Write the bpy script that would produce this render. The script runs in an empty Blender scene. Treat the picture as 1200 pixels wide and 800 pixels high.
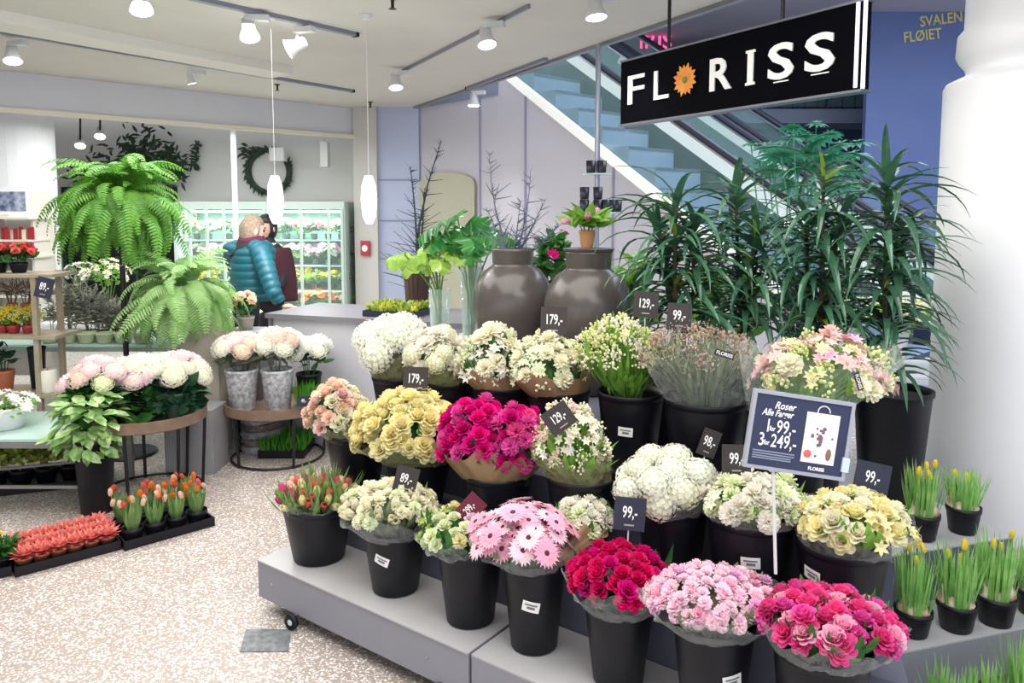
import bpy, math, random
from mathutils import Vector, Matrix, Quaternion, Euler
R = random.Random(7)
PI = math.pi
SC = bpy.context.scene
COL = SC.collection

# ------------------------------------------------------------------ camera
EYE = 1.62
FPX = 900.0
PITCH = math.radians(5.0)
HORIZON = 246.0
AXIS_Y = HORIZON + FPX * math.tan(PITCH)
cam_data = bpy.data.cameras.new('camera')
cam_data.sensor_width = 36.0
cam_data.lens = FPX * 36.0 / 1200.0
cam_data.shift_y = -(400.0 - AXIS_Y) / 1200.0
cam_data.clip_end = 100
cam = bpy.data.objects.new('camera', cam_data)
cam.location = (0, 0, EYE)
cam.rotation_euler = (PI / 2 - PITCH, 0, 0)
COL.objects.link(cam)
SC.camera = cam

# ------------------------------------------------------------------ world, lights, exposure
SC.view_settings.view_transform = 'Standard'
SC.view_settings.look = 'None'
SC.view_settings.gamma = 1.0
SC.view_settings.use_curve_mapping = False
SC.view_settings.exposure = 0.22
world = bpy.data.worlds.new('world')
SC.world = world
world.use_nodes = True
world.node_tree.nodes['Background'].inputs[0].default_value = (0.82, 0.88, 1.0, 1)
world.node_tree.nodes['Background'].inputs[1].default_value = 1.3

def area_light(name, loc, size, power, color, rot=(0, 0, 0)):
    d = bpy.data.lights.new(name, 'AREA')
    d.shape = 'RECTANGLE'; d.size = size[0]; d.size_y = size[1]
    d.energy = power; d.color = color
    o = bpy.data.objects.new(name, d); o.location = loc; o.rotation_euler = rot
    COL.objects.link(o); return o

area_light('shop_light', (-0.4, 2.2, 2.90), (3.0, 3.0), 100, (1.0, 0.97, 0.93))
area_light('shop_light', (-2.6, 4.8, 2.90), (2.4, 2.8), 90, (1.0, 0.98, 0.95))
area_light('shop_light', (-3.6, 8.6, 2.58), (2.5, 1.6), 75, (0.95, 1.0, 0.97))
area_light('mall_light', (3.6, 6.0, 5.2), (4.0, 5.0), 230, (0.74, 0.83, 1.0))
area_light('mall_light', (1.6, 0.2, 2.9), (2.5, 1.5), 65, (0.88, 0.93, 1.0))

# ------------------------------------------------------------------ pixel helpers (survey of the photograph)
def ray(px, py):
    x = (px - 600.0) / FPX; u = (AXIS_Y - py) / FPX
    cp, sp = math.cos(PITCH), math.sin(PITCH)
    return Vector((x, cp + u * sp, -sp + u * cp))
def atY(px, py, Y):
    d = ray(px, py); t = Y / d.y
    return Vector((d.x * t, Y, EYE + d.z * t))
def atZ(px, py, z):
    d = ray(px, py); t = (z - EYE) / d.z
    return Vector((d.x * t, d.y * t, z))

def KX(px, py): d = ray(px, py); return d.x / d.y
def SC_(py, Y): return Y / ray(600, py).y / FPX

# ------------------------------------------------------------------ materials
def lin(c):
    return tuple((v / 12.92 if v <= 0.04045 else ((v + 0.055) / 1.055) ** 2.4) for v in c)
def hx(s):
    return lin(tuple(int(s[i:i + 2], 16) / 255 for i in (0, 2, 4)))
MATS = {}
def mat(name, col, rough=0.55, metal=0.0, spec=0.5, var=0.0, noise=0.0, nscale=20.0, bump=0.0, trans=0.0, emit=0.0,
        alpha=1.0, coat=0.0, col2=None):
    if name in MATS: return MATS[name]
    m = bpy.data.materials.new(name); m.use_nodes = True
    nt = m.node_tree; N = nt.nodes; L = nt.links
    b = N['Principled BSDF']; out = N['Material Output']
    c = hx(col) if isinstance(col, str) else col
    b.inputs['Base Color'].default_value = (*c, 1)
    b.inputs['Roughness'].default_value = rough
    b.inputs['Metallic'].default_value = metal
    b.inputs['Specular IOR Level'].default_value = spec
    b.inputs['Coat Weight'].default_value = coat
    b.inputs['Alpha'].default_value = alpha
    last = None
    if noise or bump or col2:
        tc = N.new('ShaderNodeTexCoord'); nz = N.new('ShaderNodeTexNoise')
        nz.inputs['Scale'].default_value = nscale; nz.inputs['Detail'].default_value = 4
        L.new(tc.outputs['Object'], nz.inputs['Vector'])
        c2 = hx(col2) if col2 else tuple(v * (1 - noise) for v in c)
        rp = N.new('ShaderNodeValToRGB')
        rp.color_ramp.elements[0].position = 0.35; rp.color_ramp.elements[1].position = 0.65
        rp.color_ramp.elements[0].color = (*c2, 1); rp.color_ramp.elements[1].color = (*c, 1)
        L.new(nz.outputs['Fac'], rp.inputs['Fac']); last = rp.outputs['Color']
        if bump:
            bp = N.new('ShaderNodeBump'); bp.inputs['Strength'].default_value = bump
            bp.inputs['Distance'].default_value = 0.01
            L.new(nz.outputs['Fac'], bp.inputs['Height']); L.new(bp.outputs['Normal'], b.inputs['Normal'])
    if var:
        oi = N.new('ShaderNodeObjectInfo'); mr = N.new('ShaderNodeMapRange')
        mr.inputs['To Min'].default_value = 1 - var; mr.inputs['To Max'].default_value = 1 + var * 0.5
        L.new(oi.outputs['Random'], mr.inputs['Value'])
        mx = N.new('ShaderNodeMix'); mx.data_type = 'RGBA'; mx.blend_type = 'MULTIPLY'; mx.inputs['Factor'].default_value = 1
        if last: L.new(last, mx.inputs['A'])
        else: mx.inputs['A'].default_value = (*c, 1)
        L.new(mr.outputs['Result'], mx.inputs['B']); last = mx.outputs['Result']
    if last: L.new(last, b.inputs['Base Color'])
    if emit:
        b.inputs['Emission Color'].default_value = (*c, 1); b.inputs['Emission Strength'].default_value = emit
    if trans:
        t = N.new('ShaderNodeBsdfTranslucent'); ms = N.new('ShaderNodeMixShader')
        if last: L.new(last, t.inputs['Color'])
        else: t.inputs['Color'].default_value = (*c, 1)
        ms.inputs['Fac'].default_value = trans
        L.new(b.outputs['BSDF'], ms.inputs[1]); L.new(t.outputs['BSDF'], ms.inputs[2]); L.new(ms.outputs['Shader'], out.inputs['Surface'])
    MATS[name] = m
    return m
def glassy(name, tint, opacity, rough=0.12, crinkle=0.0, rim=0.45):
    if name in MATS: return MATS[name]
    m = bpy.data.materials.new(name); m.use_nodes = True
    nt = m.node_tree; N = nt.nodes; L = nt.links; out = N['Material Output']; b = N['Principled BSDF']
    b.inputs['Base Color'].default_value = (*hx(tint), 1); b.inputs['Roughness'].default_value = rough
    b.inputs['Specular IOR Level'].default_value = 0.8
    t = N.new('ShaderNodeBsdfTransparent'); t.inputs['Color'].default_value = (0.96, 0.98, 0.97, 1)
    lw = N.new('ShaderNodeLayerWeight'); lw.inputs['Blend'].default_value = 0.35
    mr = N.new('ShaderNodeMapRange'); mr.inputs['To Min'].default_value = opacity; mr.inputs['To Max'].default_value = min(1, opacity + rim)
    if crinkle:
        tc = N.new('ShaderNodeTexCoord'); vo = N.new('ShaderNodeTexVoronoi'); vo.inputs['Scale'].default_value = 26; bp = N.new('ShaderNodeBump')
        bp.inputs['Strength'].default_value = crinkle; bp.inputs['Distance'].default_value = 0.02
        L.new(tc.outputs['Object'], vo.inputs['Vector']); L.new(vo.outputs['Distance'], bp.inputs['Height']); L.new(bp.outputs['Normal'], b.inputs['Normal']); L.new(bp.outputs['Normal'], lw.inputs['Normal'])
    ms = N.new('ShaderNodeMixShader')
    L.new(lw.outputs['Facing'], mr.inputs['Value']); L.new(mr.outputs['Result'], ms.inputs['Fac'])
    L.new(t.outputs['BSDF'], ms.inputs[1]); L.new(b.outputs['BSDF'], ms.inputs[2]); L.new(ms.outputs['Shader'], out.inputs['Surface'])
    MATS[name] = m
    return m
def petal(name, col, var=0.10, trans=0.35, rough=0.6):
    return mat('petal_' + name, col, rough=rough, spec=0.25, var=var, trans=trans)

BLACK = mat('black_plastic', '12121b', 0.42, spec=.35, noise=0.25, nscale=9)
WHITE = mat('white_paint', 'e9e8ea', 0.5, noise=0.03, nscale=3)
STEEL = mat('brushed_steel', 'a9acb4', 0.3, metal=0.9)
DARKMETAL = mat('dark_metal', '2c2b30', 0.45, metal=0.5)
GREYP = mat('grey_laminate', '626472', 0.5, noise=0.06, nscale=4)
SOIL = mat('potting_soil', '3a2a22', 0.95, noise=0.5, nscale=90, bump=0.6)
CELLO = glassy('cellophane', 'eef4f2', 0.05, 0.06, crinkle=.9, rim=.34)
CELLO_GREEN = glassy('olive_cellophane', 'b9b48a', 0.24, 0.15, crinkle=.9, rim=.4)
GLASS = glassy('clear_glass', 'dff0ec', 0.08, 0.05)
GLASS_GREEN = glassy('green_glass', 'b4d8cc', 0.62, 0.08)
KRAFT = mat('kraft_paper', 'a98a68', 0.85, noise=0.15, nscale=12, trans=0.25)
LEAF = mat('leaf_green', '3f7a34', 0.45, noise=0.35, nscale=30, trans=0.25)
TULIPLEAF = mat('tulip_leaf', '86a864', .5, noise=.25, nscale=20, trans=.35)
LEAF_LIGHT = mat('leaf_light_green', '86b84e', 0.5, noise=0.25, nscale=25, trans=0.35)
LEAF_DARK = mat('leaf_dark_green', '2c5a3a', 0.35, noise=0.35, nscale=25, trans=0.15)
LEAF_GREY = mat('leaf_grey_green', '8c9a78', 0.6, noise=0.3, nscale=30, trans=0.3)
STEM = mat('stem_green', '5d8a3c', 0.5, noise=0.2, nscale=40)
TERRA = mat('terracotta', 'b4694a', 0.8, noise=0.15, nscale=30)
CARD = mat('price_card_brown', '37302f', 0.7)
CARDN = mat('price_card_navy', '26293c', 0.6)
PRINT = mat('white_print', 'f6f4f0', 0.7)

# ------------------------------------------------------------------ mesh building
class MB:
    def __init__(s): s.v = []; s.f = []; s.m = []; s.k = 0
    def q(s, vs, fs):
        n = len(s.v); s.v += [tuple(v) for v in vs]
        s.f += [tuple(i + n for i in f) for f in fs]; s.m += [s.k] * len(fs); return s
    def box(s, a, b):
        x0, y0, z0 = a; x1, y1, z1 = b
        return s.q([(x0,y0,z0),(x1,y0,z0),(x1,y1,z0),(x0,y1,z0),(x0,y0,z1),(x1,y0,z1),(x1,y1,z1),(x0,y1,z1)],
                   [(0,3,2,1),(4,5,6,7),(0,1,5,4),(1,2,6,5),(2,3,7,6),(3,0,4,7)])
    def bar(s, a, b, w, h, up=(0, 0, 1)):
        a = Vector(a); b = Vector(b); d = (b - a).normalized(); up = Vector(up)
        r = d.cross(up); r = r.normalized() if r.length > 1e-5 else Vector((1, 0, 0)); u = r.cross(d)
        vs = [p + r * (w / 2) * i + u * (h / 2) * j for p in (a, b) for i, j in ((-1,-1),(1,-1),(1,1),(-1,1))]
        return s.q(vs, [(0,3,2,1),(4,5,6,7),(0,1,5,4),(1,2,6,5),(2,3,7,6),(3,0,4,7)])
    def prism(s, poly, z0, z1):
        n = len(poly)
        vs = [(x, y, z0) for x, y in poly] + [(x, y, z1) for x, y in poly]
        return s.q(vs, [tuple(reversed(range(n))), tuple(range(n, 2 * n))] + [(i, (i + 1) % n, n + (i + 1) % n, n + i) for i in range(n)])
    def tube(s, pts, rad, n=6, caps=True):
        pts = [Vector(p) for p in pts]; rings = []
        if not hasattr(rad, '__len__'): rad = [rad] * len(pts)
        t0 = (pts[1] - pts[0]).normalized()
        ref = Vector((0, 0, 1)) if abs(t0.z) < 0.9 else Vector((1, 0, 0))
        vs = []
        for i, p in enumerate(pts):
            t = (pts[min(i + 1, len(pts) - 1)] - pts[max(i - 1, 0)]).normalized()
            a = t.cross(ref)
            a = a.normalized() if a.length > 1e-4 else Vector((0, 1, 0)); b = t.cross(a)
            for k in range(n):
                an = 2 * PI * k / n
                vs.append(p + (a * math.cos(an) + b * math.sin(an)) * rad[i])
        fs = [(i*n+k, i*n+(k+1)%n, (i+1)*n+(k+1)%n, (i+1)*n+k) for i in range(len(pts)-1) for k in range(n)]
        if caps: fs += [tuple(range(n)), tuple(reversed(range((len(pts)-1)*n, len(pts)*n)))]
        return s.q(vs, fs)
    def lathe(s, prof, n=32, c=(0, 0, 0), wob=None):
        vs = []; m = len(prof)
        for r, z in prof:
            for k in range(n):
                a = 2 * PI * k / n; rr = r * (wob(a, z) if wob else 1)
                vs.append((c[0] + rr * math.cos(a), c[1] + rr * math.sin(a), c[2] + z))
        fs = [(i*n+k, i*n+(k+1)%n, (i+1)*n+(k+1)%n, (i+1)*n+k) for i in range(m-1) for k in range(n)]
        if prof[0][0] > 1e-4: fs.append(tuple(reversed(range(n))))
        if prof[-1][0] > 1e-4: fs.append(tuple(range((m-1)*n, m*n)))
        return s.q(vs, fs)
    def ball(s, c, r, n=8, m=5, sq=(1, 1, 1)):
        vs = []
        for i in range(m + 1):
            t = PI * i / m
            for k in range(n):
                a = 2 * PI * k / n
                vs.append((c[0] + r*sq[0]*math.sin(t)*math.cos(a), c[1] + r*sq[1]*math.sin(t)*math.sin(a), c[2] - r*sq[2]*math.cos(t)))
        return s.q(vs, [(i*n+k, i*n+(k+1)%n, (i+1)*n+(k+1)%n, (i+1)*n+k) for i in range(m) for k in range(n)])
    def leaf(s, p, d, up, L, w, bend=0.3, fold=0.15, n=4, tip=0.0, base=0.15):
        """a blade from p along d, w wide, its face towards up, bending down by bend"""
        d = Vector(d).normalized(); up = Vector(up)
        r = d.cross(up); r = r.normalized() if r.length > 1e-4 else Vector((1, 0, 0)); u = r.cross(d).normalized()
        vs = []; p = Vector(p)
        for i in range(n + 1):
            t = i / n; wd = w * 0.5 * max(tip, (math.sin(PI * min(1, t * (1 - base) + base)) ** 0.7 if t < 1 else tip))
            c = p + d * (L * t) - u * (bend * L * t * t)
            vs += [c - r * wd + u * (fold * wd), c, c + r * wd + u * (fold * wd)]
        fs = []
        for i in range(n):
            a = i * 3; fs += [(a, a+1, a+4, a+3), (a+1, a+2, a+5, a+4)]
        return s.q(vs, fs)
    def xf(s, M):
        s.v = [tuple(M @ Vector(v)) for v in s.v]; return s
    def mesh(s, name, mats, smooth=False):
        me = bpy.data.meshes.new(name)
        me.from_pydata(s.v, [], s.f)
        for m in (mats if isinstance(mats, (list, tuple)) else [mats]): me.materials.append(m)
        if any(s.m): me.polygons.foreach_set('material_index', s.m)
        if smooth: me.polygons.foreach_set('use_smooth', [True] * len(s.f))
        me.update(); return me

def link(name, data, parent=None, loc=None, rot=None, sc=None):
    o = bpy.data.objects.new(name, data); COL.objects.link(o)
    if parent: o.parent = parent
    if loc is not None: o.location = loc
    if rot is not None:
        if isinstance(rot, Quaternion): o.rotation_mode = 'QUATERNION'; o.rotation_quaternion = rot
        else: o.rotation_euler = rot
    if sc is not None: o.scale = (sc, sc, sc) if not hasattr(sc, '__len__') else sc
    return o
def obj(name, mb, mats, parent=None, smooth=False, **k):
    return link(name, mb.mesh(name, mats, smooth), parent, **k)
def tag(o, label=None, cat=None, group=None, kind=None):
    if label: o['label'] = label
    if cat: o['category'] = cat
    if group: o['group'] = group
    if kind: o['kind'] = kind
    return o
def thing(name, label, cat, loc=(0, 0, 0), rz=0, group=None):
    return tag(link(name, None, loc=loc, rot=(0, 0, rz)), label, cat, group)
def struct(name, mb, mats, parent=None, **k):
    o = obj(name, mb, mats, parent, **k)
    if not parent: o['kind'] = 'structure'
    return o
def stuff(o): o['kind'] = 'stuff'; return o
def copy_thing(root, loc, rz=0.0, label=None):
    r = root.copy(); COL.objects.link(r); r.location = loc; r.rotation_euler = (0, 0, rz)
    if label: r['label'] = label
    for ch in list(root.children):
        c = ch.copy(); COL.objects.link(c); c.parent = r
        for g in list(ch.children):
            d = g.copy(); COL.objects.link(d); d.parent = c
    return r
def text_mesh(name, body, size, m, depth=0.0, offset=0.0, align='CENTER', sx=1.0, shear=0.0):
    cu = bpy.data.curves.new(name, 'FONT'); cu.body = body; cu.size = size; cu.extrude = depth; cu.offset = offset
    cu.align_x = align; cu.align_y = 'CENTER'; cu.resolution_u = 3; cu.shear = shear
    o = bpy.data.objects.new(name, cu); COL.objects.link(o)
    dg = bpy.context.evaluated_depsgraph_get()
    me = bpy.data.meshes.new_from_object(o.evaluated_get(dg)); me.name = name
    bpy.data.objects.remove(o); bpy.data.curves.remove(cu)
    me.materials.clear(); me.materials.append(m)
    if sx != 1.0: me.transform(Matrix.Diagonal((sx, 1, 1, 1)))
    return me
ZQ = lambda d, roll=0.0: Vector((0, 0, 1)).rotation_difference(Vector(d).normalized()) @ Quaternion((0, 0, 1), roll)
# ------------------------------------------------------------------ floor, ceiling, walls
CEIL = 3.0
def floor_material():
    m = bpy.data.materials.new('terrazzo'); m.use_nodes = True
    nt = m.node_tree; N = nt.nodes; L = nt.links; b = N['Principled BSDF']
    tc = N.new('ShaderNodeTexCoord'); vo = N.new('ShaderNodeTexVoronoi'); vo.inputs['Scale'].default_value = 150
    nz = N.new('ShaderNodeTexNoise'); nz.inputs['Scale'].default_value = 1.3; nz.inputs['Detail'].default_value = 3
    r1 = N.new('ShaderNodeValToRGB')
    for p, c in ((0.0, 'a0938a'), (0.3, 'a3958b'), (0.6, 'a3958a'), (1.0, 'a99c93')):
        e = r1.color_ramp.elements[0] if p == 0 else (r1.color_ramp.elements[1] if p == 1 else r1.color_ramp.elements.new(p))
        e.color = (*hx(c), 1)
    sx = N.new('ShaderNodeSeparateColor'); mx = N.new('ShaderNodeMix'); mx.data_type = 'RGBA'; mx.blend_type = 'MULTIPLY'
    mx.inputs['Factor'].default_value = 0.45
    r2 = N.new('ShaderNodeValToRGB'); r2.color_ramp.elements[0].position = 0.35; r2.color_ramp.elements[1].position = 0.65
    r2.color_ramp.elements[0].color = (0.8, 0.74, 0.70, 1); r2.color_ramp.elements[1].color = (1, 1, 1, 1)
    L.new(tc.outputs['Object'], vo.inputs['Vector']); L.new(tc.outputs['Object'], nz.inputs['Vector'])
    L.new(vo.outputs['Color'], sx.inputs['Color']); L.new(sx.outputs['Red'], r1.inputs['Fac'])
    L.new(nz.outputs['Fac'], r2.inputs['Fac']); L.new(r1.outputs['Color'], mx.inputs['A']); L.new(r2.outputs['Color'], mx.inputs['B'])
    L.new(mx.outputs['Result'], b.inputs['Base Color']); b.inputs['Roughness'].default_value = 0.42
    return m
fl = struct('floor', MB().box((-9, -4, -0.1), (9, 16, 0)), floor_material())
q = [atZ(288, 738, 0), atZ(341, 738, 0), atZ(338, 764, 0), atZ(281, 764, 0)]
inset = struct('trim_1', MB().prism([(p.x, p.y) for p in reversed(q)], 0.0, 0.004), mat('dark_stone', '5c6064', 0.5, noise=0.45, nscale=35, col2='7f8385'))

CEILM = mat('ceiling_paint', 'd6d2cb', 0.85, noise=0.04, nscale=2)
E0 = Vector((-1.30, 10.45)); E1 = Vector((4.6, -0.86))          # the open edge of the ceiling
cb = MB()
cb.prism([(-9, -3.5), (5.98, -3.5), (E1.x, E1.y), (E0.x, E0.y), (-2.0, 10.9), (-9, 10.9)], CEIL, CEIL + 0.35)
struct('ceiling', cb, CEILM)
ed = (E1 - E0).normalized(); en = Vector((-ed.y, ed.x))
eb = MB(); eb.bar((E0.x, E0.y, CEIL - 0.01), (E1.x, E1.y, CEIL - 0.01), 0.05, 0.04)
struct('trim_2', eb, mat('edge_metal', '8f8f96', 0.4, metal=0.4))
# the beam that runs along the second track
p0, p1 = atZ(-120, -5, CEIL), atZ(330, 80, CEIL)
struct('trim_3', MB().bar((p0.x, p0.y, CEIL - 0.04), (p1.x, p1.y, CEIL - 0.04), 0.34, 0.08), mat('beam_paint', 'e4e0d8', 0.8))
# soffit over the entrance to the inner shop
s0 = atZ(-330, 46, CEIL); s1 = Vector((-2.0, 10.75, CEIL))
sd = (s1 - s0).normalized(); sn = Vector((-sd.y, sd.x, 0))
sb = MB(); sb.prism([(s0.x, s0.y), (s1.x, s1.y), (s1.x + sn.x * .3, s1.y + sn.y * .3), (s0.x + sn.x * .3, s0.y + sn.y * .3)], 2.62, CEIL - 0.002)
struct('wall_soffit', sb, mat('soffit_paint', 'd5d6dc', 0.8, noise=0.03, nscale=2))
sb = MB(); sb.bar((s0.x - .02, s0.y - .02, 2.61), (s1.x, s1.y - .03, 2.61), 0.06, 0.05)
struct('trim_4', sb, mat('cream_strip', 'e2dcc8', 0.6))

WALLM = mat('wall_paint_warm', 'e0deda', 0.85, noise=0.03, nscale=1.5)
struct('wall_back', MB().box((-9, 11.2, 0), (-1.9, 11.35, CEIL)), WALLM)
struct('wall_left', MB().box((-9.15, -3.5, 0), (-9, 11.35, CEIL)), WALLM)
struct('wall_pier', MB().prism([(-2.16, 10.55), (-1.82, 10.42), (-1.82, 11.4), (-2.16, 11.4)], 0, CEIL - .002), mat('pier_paint', 'c9c6c2', 0.8))
# pale wall between the inner shop and the escalator
A_ = math.radians(47); ED = Vector((math.cos(A_), -math.sin(A_), 0)); EN = Vector((math.sin(A_), math.cos(A_), 0)); SL = 0.66
EA = Vector((0.911, 8.2, 2.25))
wallb = mat('wall_paint_blue', 'b9c1da', 0.8, noise=0.03, nscale=1.5)
struct('wall_right', MB().prism([(-1.82, 10.5), (-1.26, 10.5), (-1.26, 10.66), (-1.82, 10.66)], 0, 4.2), wallb)
bl = MB()
for z in (0.95, 1.47, 2.02): bl.box((-1.81, 10.485, z), (-1.27, 10.499, z + 0.012))
struct('trim_5', bl, mat('joint_grey', '8088a0', 0.6))
def eslope(L, n=0, dz=0): return EA + ED * L + EN * n + Vector((0, 0, -SL * L + dz))
PANEL = mat('lavender_panel', 'cfcbd4', 0.7, noise=0.03, nscale=1.2)
w = MB(); fs = []
def epoint(L, z, n=0.0): p = EA + ED * L + EN * n; return (p.x, p.y, z)
L0 = -3.3; L1 = -1.6; L2 = 3.38
prof = [(L0, 0), (L2, 0), (L2, max(.02, EA.z - SL * L2)), (L1, EA.z - SL * L1), (L0, EA.z - SL * L1)]
vs = [epoint(l, z, 0.02) for l, z in prof] + [epoint(l, z, 0.10) for l, z in prof]
w.q(vs, [(4,3,2,1,0), (5,6,7,8,9)] + [(i, (i+1) % 5, 5 + (i+1) % 5, 5 + i) for i in range(5)])
struct('wall_escalator', w, PANEL)
jt = MB()
for l in (-1.93, -1.12, 0.2):
    top = EA.z - SL * max(l, L1) - 0.05
    a = Vector(epoint(l, 0.02, 0.012)); b_ = Vector(epoint(l, top, 0.012)); jt.bar(a, b_, 0.02, 0.02, up=EN)
a = Vector(epoint(L0, 0.01, 0.0)); b_ = Vector(epoint(L0, 3.3, 0.0)); jt.bar(a, b_, 0.09, 0.06, up=EN)
struct('trim_6', jt, mat('joint_lilac', '9a97ad', 0.6))
# arched service opening with an ochre door panel
ar = MB(); l0, l1 = -3.2, -2.0
pts = [(l0, 0.1), (l1, 0.1), (l1, 1.95)] + [((l0 + l1) / 2 + (l1 - l0) / 2 * math.cos(t * PI / 8), 1.95 + 0.16 * math.sin(t * PI / 8)) for t in range(1, 8)] + [(l0, 1.95)]
ar.q([epoint(l, z, 0.005) for l, z in pts], [tuple(range(len(pts)))])
ar.q([epoint(l, z, -0.02) for l, z in pts], [tuple(range(len(pts)))])
d1 = struct('door_1', ar, mat('ochre_panel', 'c4c1ac', 0.7, noise=0.05, nscale=2))

# the column at the side of the stand
def colprof():
    r = 0.43
    return [(r + .0, 0), (r, 0.02), (r, 2.18), (r - .01, 2.20), (r - .085, 2.235), (r - .09, 2.25), (r - .085, 2.27), (r - .06, 2.30), (r - .045, 2.33), (r - .05, 2.42), (r - .075, 2.45), (r - .08, 2.9), (r - .08, 4.0)]
cm = MB().lathe(colprof(), 64, (2.42, 3.5, 0))
struct('column', cm, mat('column_white', 'f1f1f3', 0.45), smooth=False)
bpy.data.objects['column'].data.polygons.foreach_set('use_smooth', [len(p.vertices) == 4 for p in bpy.data.objects['column'].data.polygons])
struct('column', MB().lathe([(0.62, 0), (0.62, CEIL - .01)], 40, (-5.95, 8.9, 0)), mat('column_pale', 'dcdcdf', 0.6))

# the open hall behind: dark blue wall with directory lettering, upper slab, gallery
NAVY = mat('navy_wall', '56617f', 0.7, noise=0.1, nscale=1)
struct('wall_hall', MB().box((2.4, 13.4, 0), (9, 13.6, 7)), NAVY)
struct('wall_hall_left', MB().box((-1.3, 13.4, 0), (2.39, 13.6, 7)), mat('hall_grey', '7c8ca8', 0.7, noise=0.1, nscale=1))
struct('wall_hall_right', MB().box((9.0, -3.5, 0), (9.15, 13.6, 7)), mat('hall_pale', 'b8c0d4', 0.8))
BANM = mat('blue_panel', '6d7fb0', 0.6, noise=0.06, nscale=1.4)
struct('wall_panel', MB().box((4.95, 10.9, 0), (7.6, 11.0, 5.5)), BANM)
struct('ceiling_hall', MB().box((-1.2, 8.9, 4.35), (9, 13.4, 4.6)), mat('hall_ceiling', 'c3c0cc', 0.8))
YEL = mat('yellow_letters', 'e8d98c', 0.6)
for i, (s, px, py, sz) in enumerate((('SVALEN', 1103, 23, 0.20), ('FLØIET', 1081, 42, 0.20))):
    p = atY(px, py, 10.89)
    o = link('directory_lettering', text_mesh('directory_lettering', s, sz, YEL, 0.003, 0.003, sx=0.85), loc=p, rot=(PI / 2, -math.radians(7), 0))
    tag(o, 'yellow lettering reading %s on the blue wall panel' % s, 'lettering')
# ------------------------------------------------------------------ escalators
ESTEP = mat('escalator_step', '8ea2bd', 0.45, metal=0.2, noise=0.1, nscale=6)
EDARK = mat('escalator_skirt', '262c40', 0.5)
EWHITE = mat('escalator_lit_trim', 'e6e5df', 0.4, emit=0.4)
EGL = glassy('escalator_glass', 'a9cfc9', 0.10, 0.04)
def escalator(n0, label, Ltop, Lbot):
    base = EA + EN * n0
    t = thing('escalator', label, 'escalator', (base.x, base.y, 0))
    def P(L, n, dz=0): p = ED * L + EN * n; return Vector((p.x, p.y, EA.z - SL * L + dz))
    run, rise = 0.35, 0.35 * SL
    st = MB()
    vs = []
    for n in (0.13, 0.93):
        for (l, dz) in ((0, 0), (run, 0), (run, -rise), (0, -rise * .98)):
            p = ED * l + EN * n; vs.append((p.x, p.y, dz))
    st.q(vs, [(0,1,2,3), (7,6,5,4), (0,4,5,1), (1,5,6,2), (2,6,7,3), (3,7,4,0)])
    st.k = 1  # darker flat strips at head and foot of each riser separate the steps
    for z0_, z1_ in ((-.035, -.0), (-rise, -rise + .02)):
        q4 = []
        for n, z_ in ((.13, z0_), (.93, z0_), (.93, z1_), (.13, z1_)):
            p = ED * (run + .004) + EN * n; q4.append((p.x, p.y, z_))
        st.q(q4, [(0, 1, 2, 3)])
    me = st.mesh('step', [ESTEP, mat('step_strip', '4c5a74', .6)])
    i = 0; L = Ltop
    while L < Lbot:
        p = P(L, 0); link('step', me, t, loc=p); L += run; i += 1
    for n in (0.0, 1.06):
        far = n > 0.5
        dz = .40 if far else .02
        m = MB().bar(P(Ltop - .2, n, dz), P(Lbot, n, dz), 0.07, 0.09, up=(0, 0, 1)) if not far else MB().bar(P(Ltop - .2, n, dz), P(Lbot, n, dz), 0.12, 0.12, up=(0, 0, 1))
        obj('lit_skirt' , m, EWHITE, t)
        m = MB().bar(P(Ltop - .2, n, 0.08), P(Lbot, n, 0.08), 0.10, 0.55)
        if far: obj('inner_panel', m, EDARK, t)
        g = MB(); a, b = P(Ltop - .2, n, 0.09), P(Lbot, n, 0.09)
        u = Vector((0, 0, 0.78)); w_ = EN * 0.006
        g.q([a - w_, b - w_, b + u - w_, a + u - w_, a + w_, b + w_, b + u + w_, a + u + w_], [(0,1,2,3), (7,6,5,4), (3,2,6,7)])
        obj('balustrade_glass', g, EGL, t)
        h = MB().tube([P(Ltop - .9, n, -0.52 + .9), P(Ltop - .3, n, 0.72), P(Ltop, n, 0.88), P(Lbot, n, 0.88)], 0.035, 8)
        obj('handrail', h, mat('handrail_black', '1c2030', 0.4), t)
        k = MB().bar(P(Ltop - .2, n, 0.835), P(Lbot, n, 0.835), 0.05, 0.02)
        obj('handrail_guide', k, STEEL, t)
    # truss that the steps run in
    tr = MB().bar(P(Ltop, 0.53, -0.6), P(Lbot, 0.53, -0.6), 1.0, 0.3)
    obj('truss', tr, EDARK, t)
    return t
escalator(0.0, 'near escalator with grey steps rising behind the white slanted panel', -1.45, 3.2)
escalator(1.35, 'second escalator half hidden behind the black hanging sign', -1.45, 3.2)
# upper landing with glass railing
lm = MB(); a = EA + ED * -1.55; vs = []
pl = [EA + ED * -1.6, EA + ED * -1.6 + EN * 2.7, EA + ED * -6 + EN * 2.7, EA + ED * -6]
struct('floor_upper', MB().prism([(p.x, p.y) for p in pl], 3.0, 3.22), mat('slab_grey', '8d97ab', 0.7))
struct('floor_gallery', MB().box((2.3, 12.4, 3.0), (8.9, 13.38, 3.22)), mat('slab_grey', '8d97ab', 0.7))
rl = thing('gallery_railing', 'glass gallery railing with dark handrail above the escalators', 'railing', (EA.x, EA.y, 3.22))
for i in range(5):
    a = Vector((1.6 + i * 0.85, 4.3, 0)); b_ = a + Vector((0.8, 0, 0))
    obj('glass_pane', MB().box((a.x, a.y, 0.05), (b_.x, a.y + .012, 0.9)), EGL, rl)
obj('handrail', MB().bar((1.5, 4.3, 0.95), (6, 4.3, 0.95), .06, .05), DARKMETAL, rl)
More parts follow.
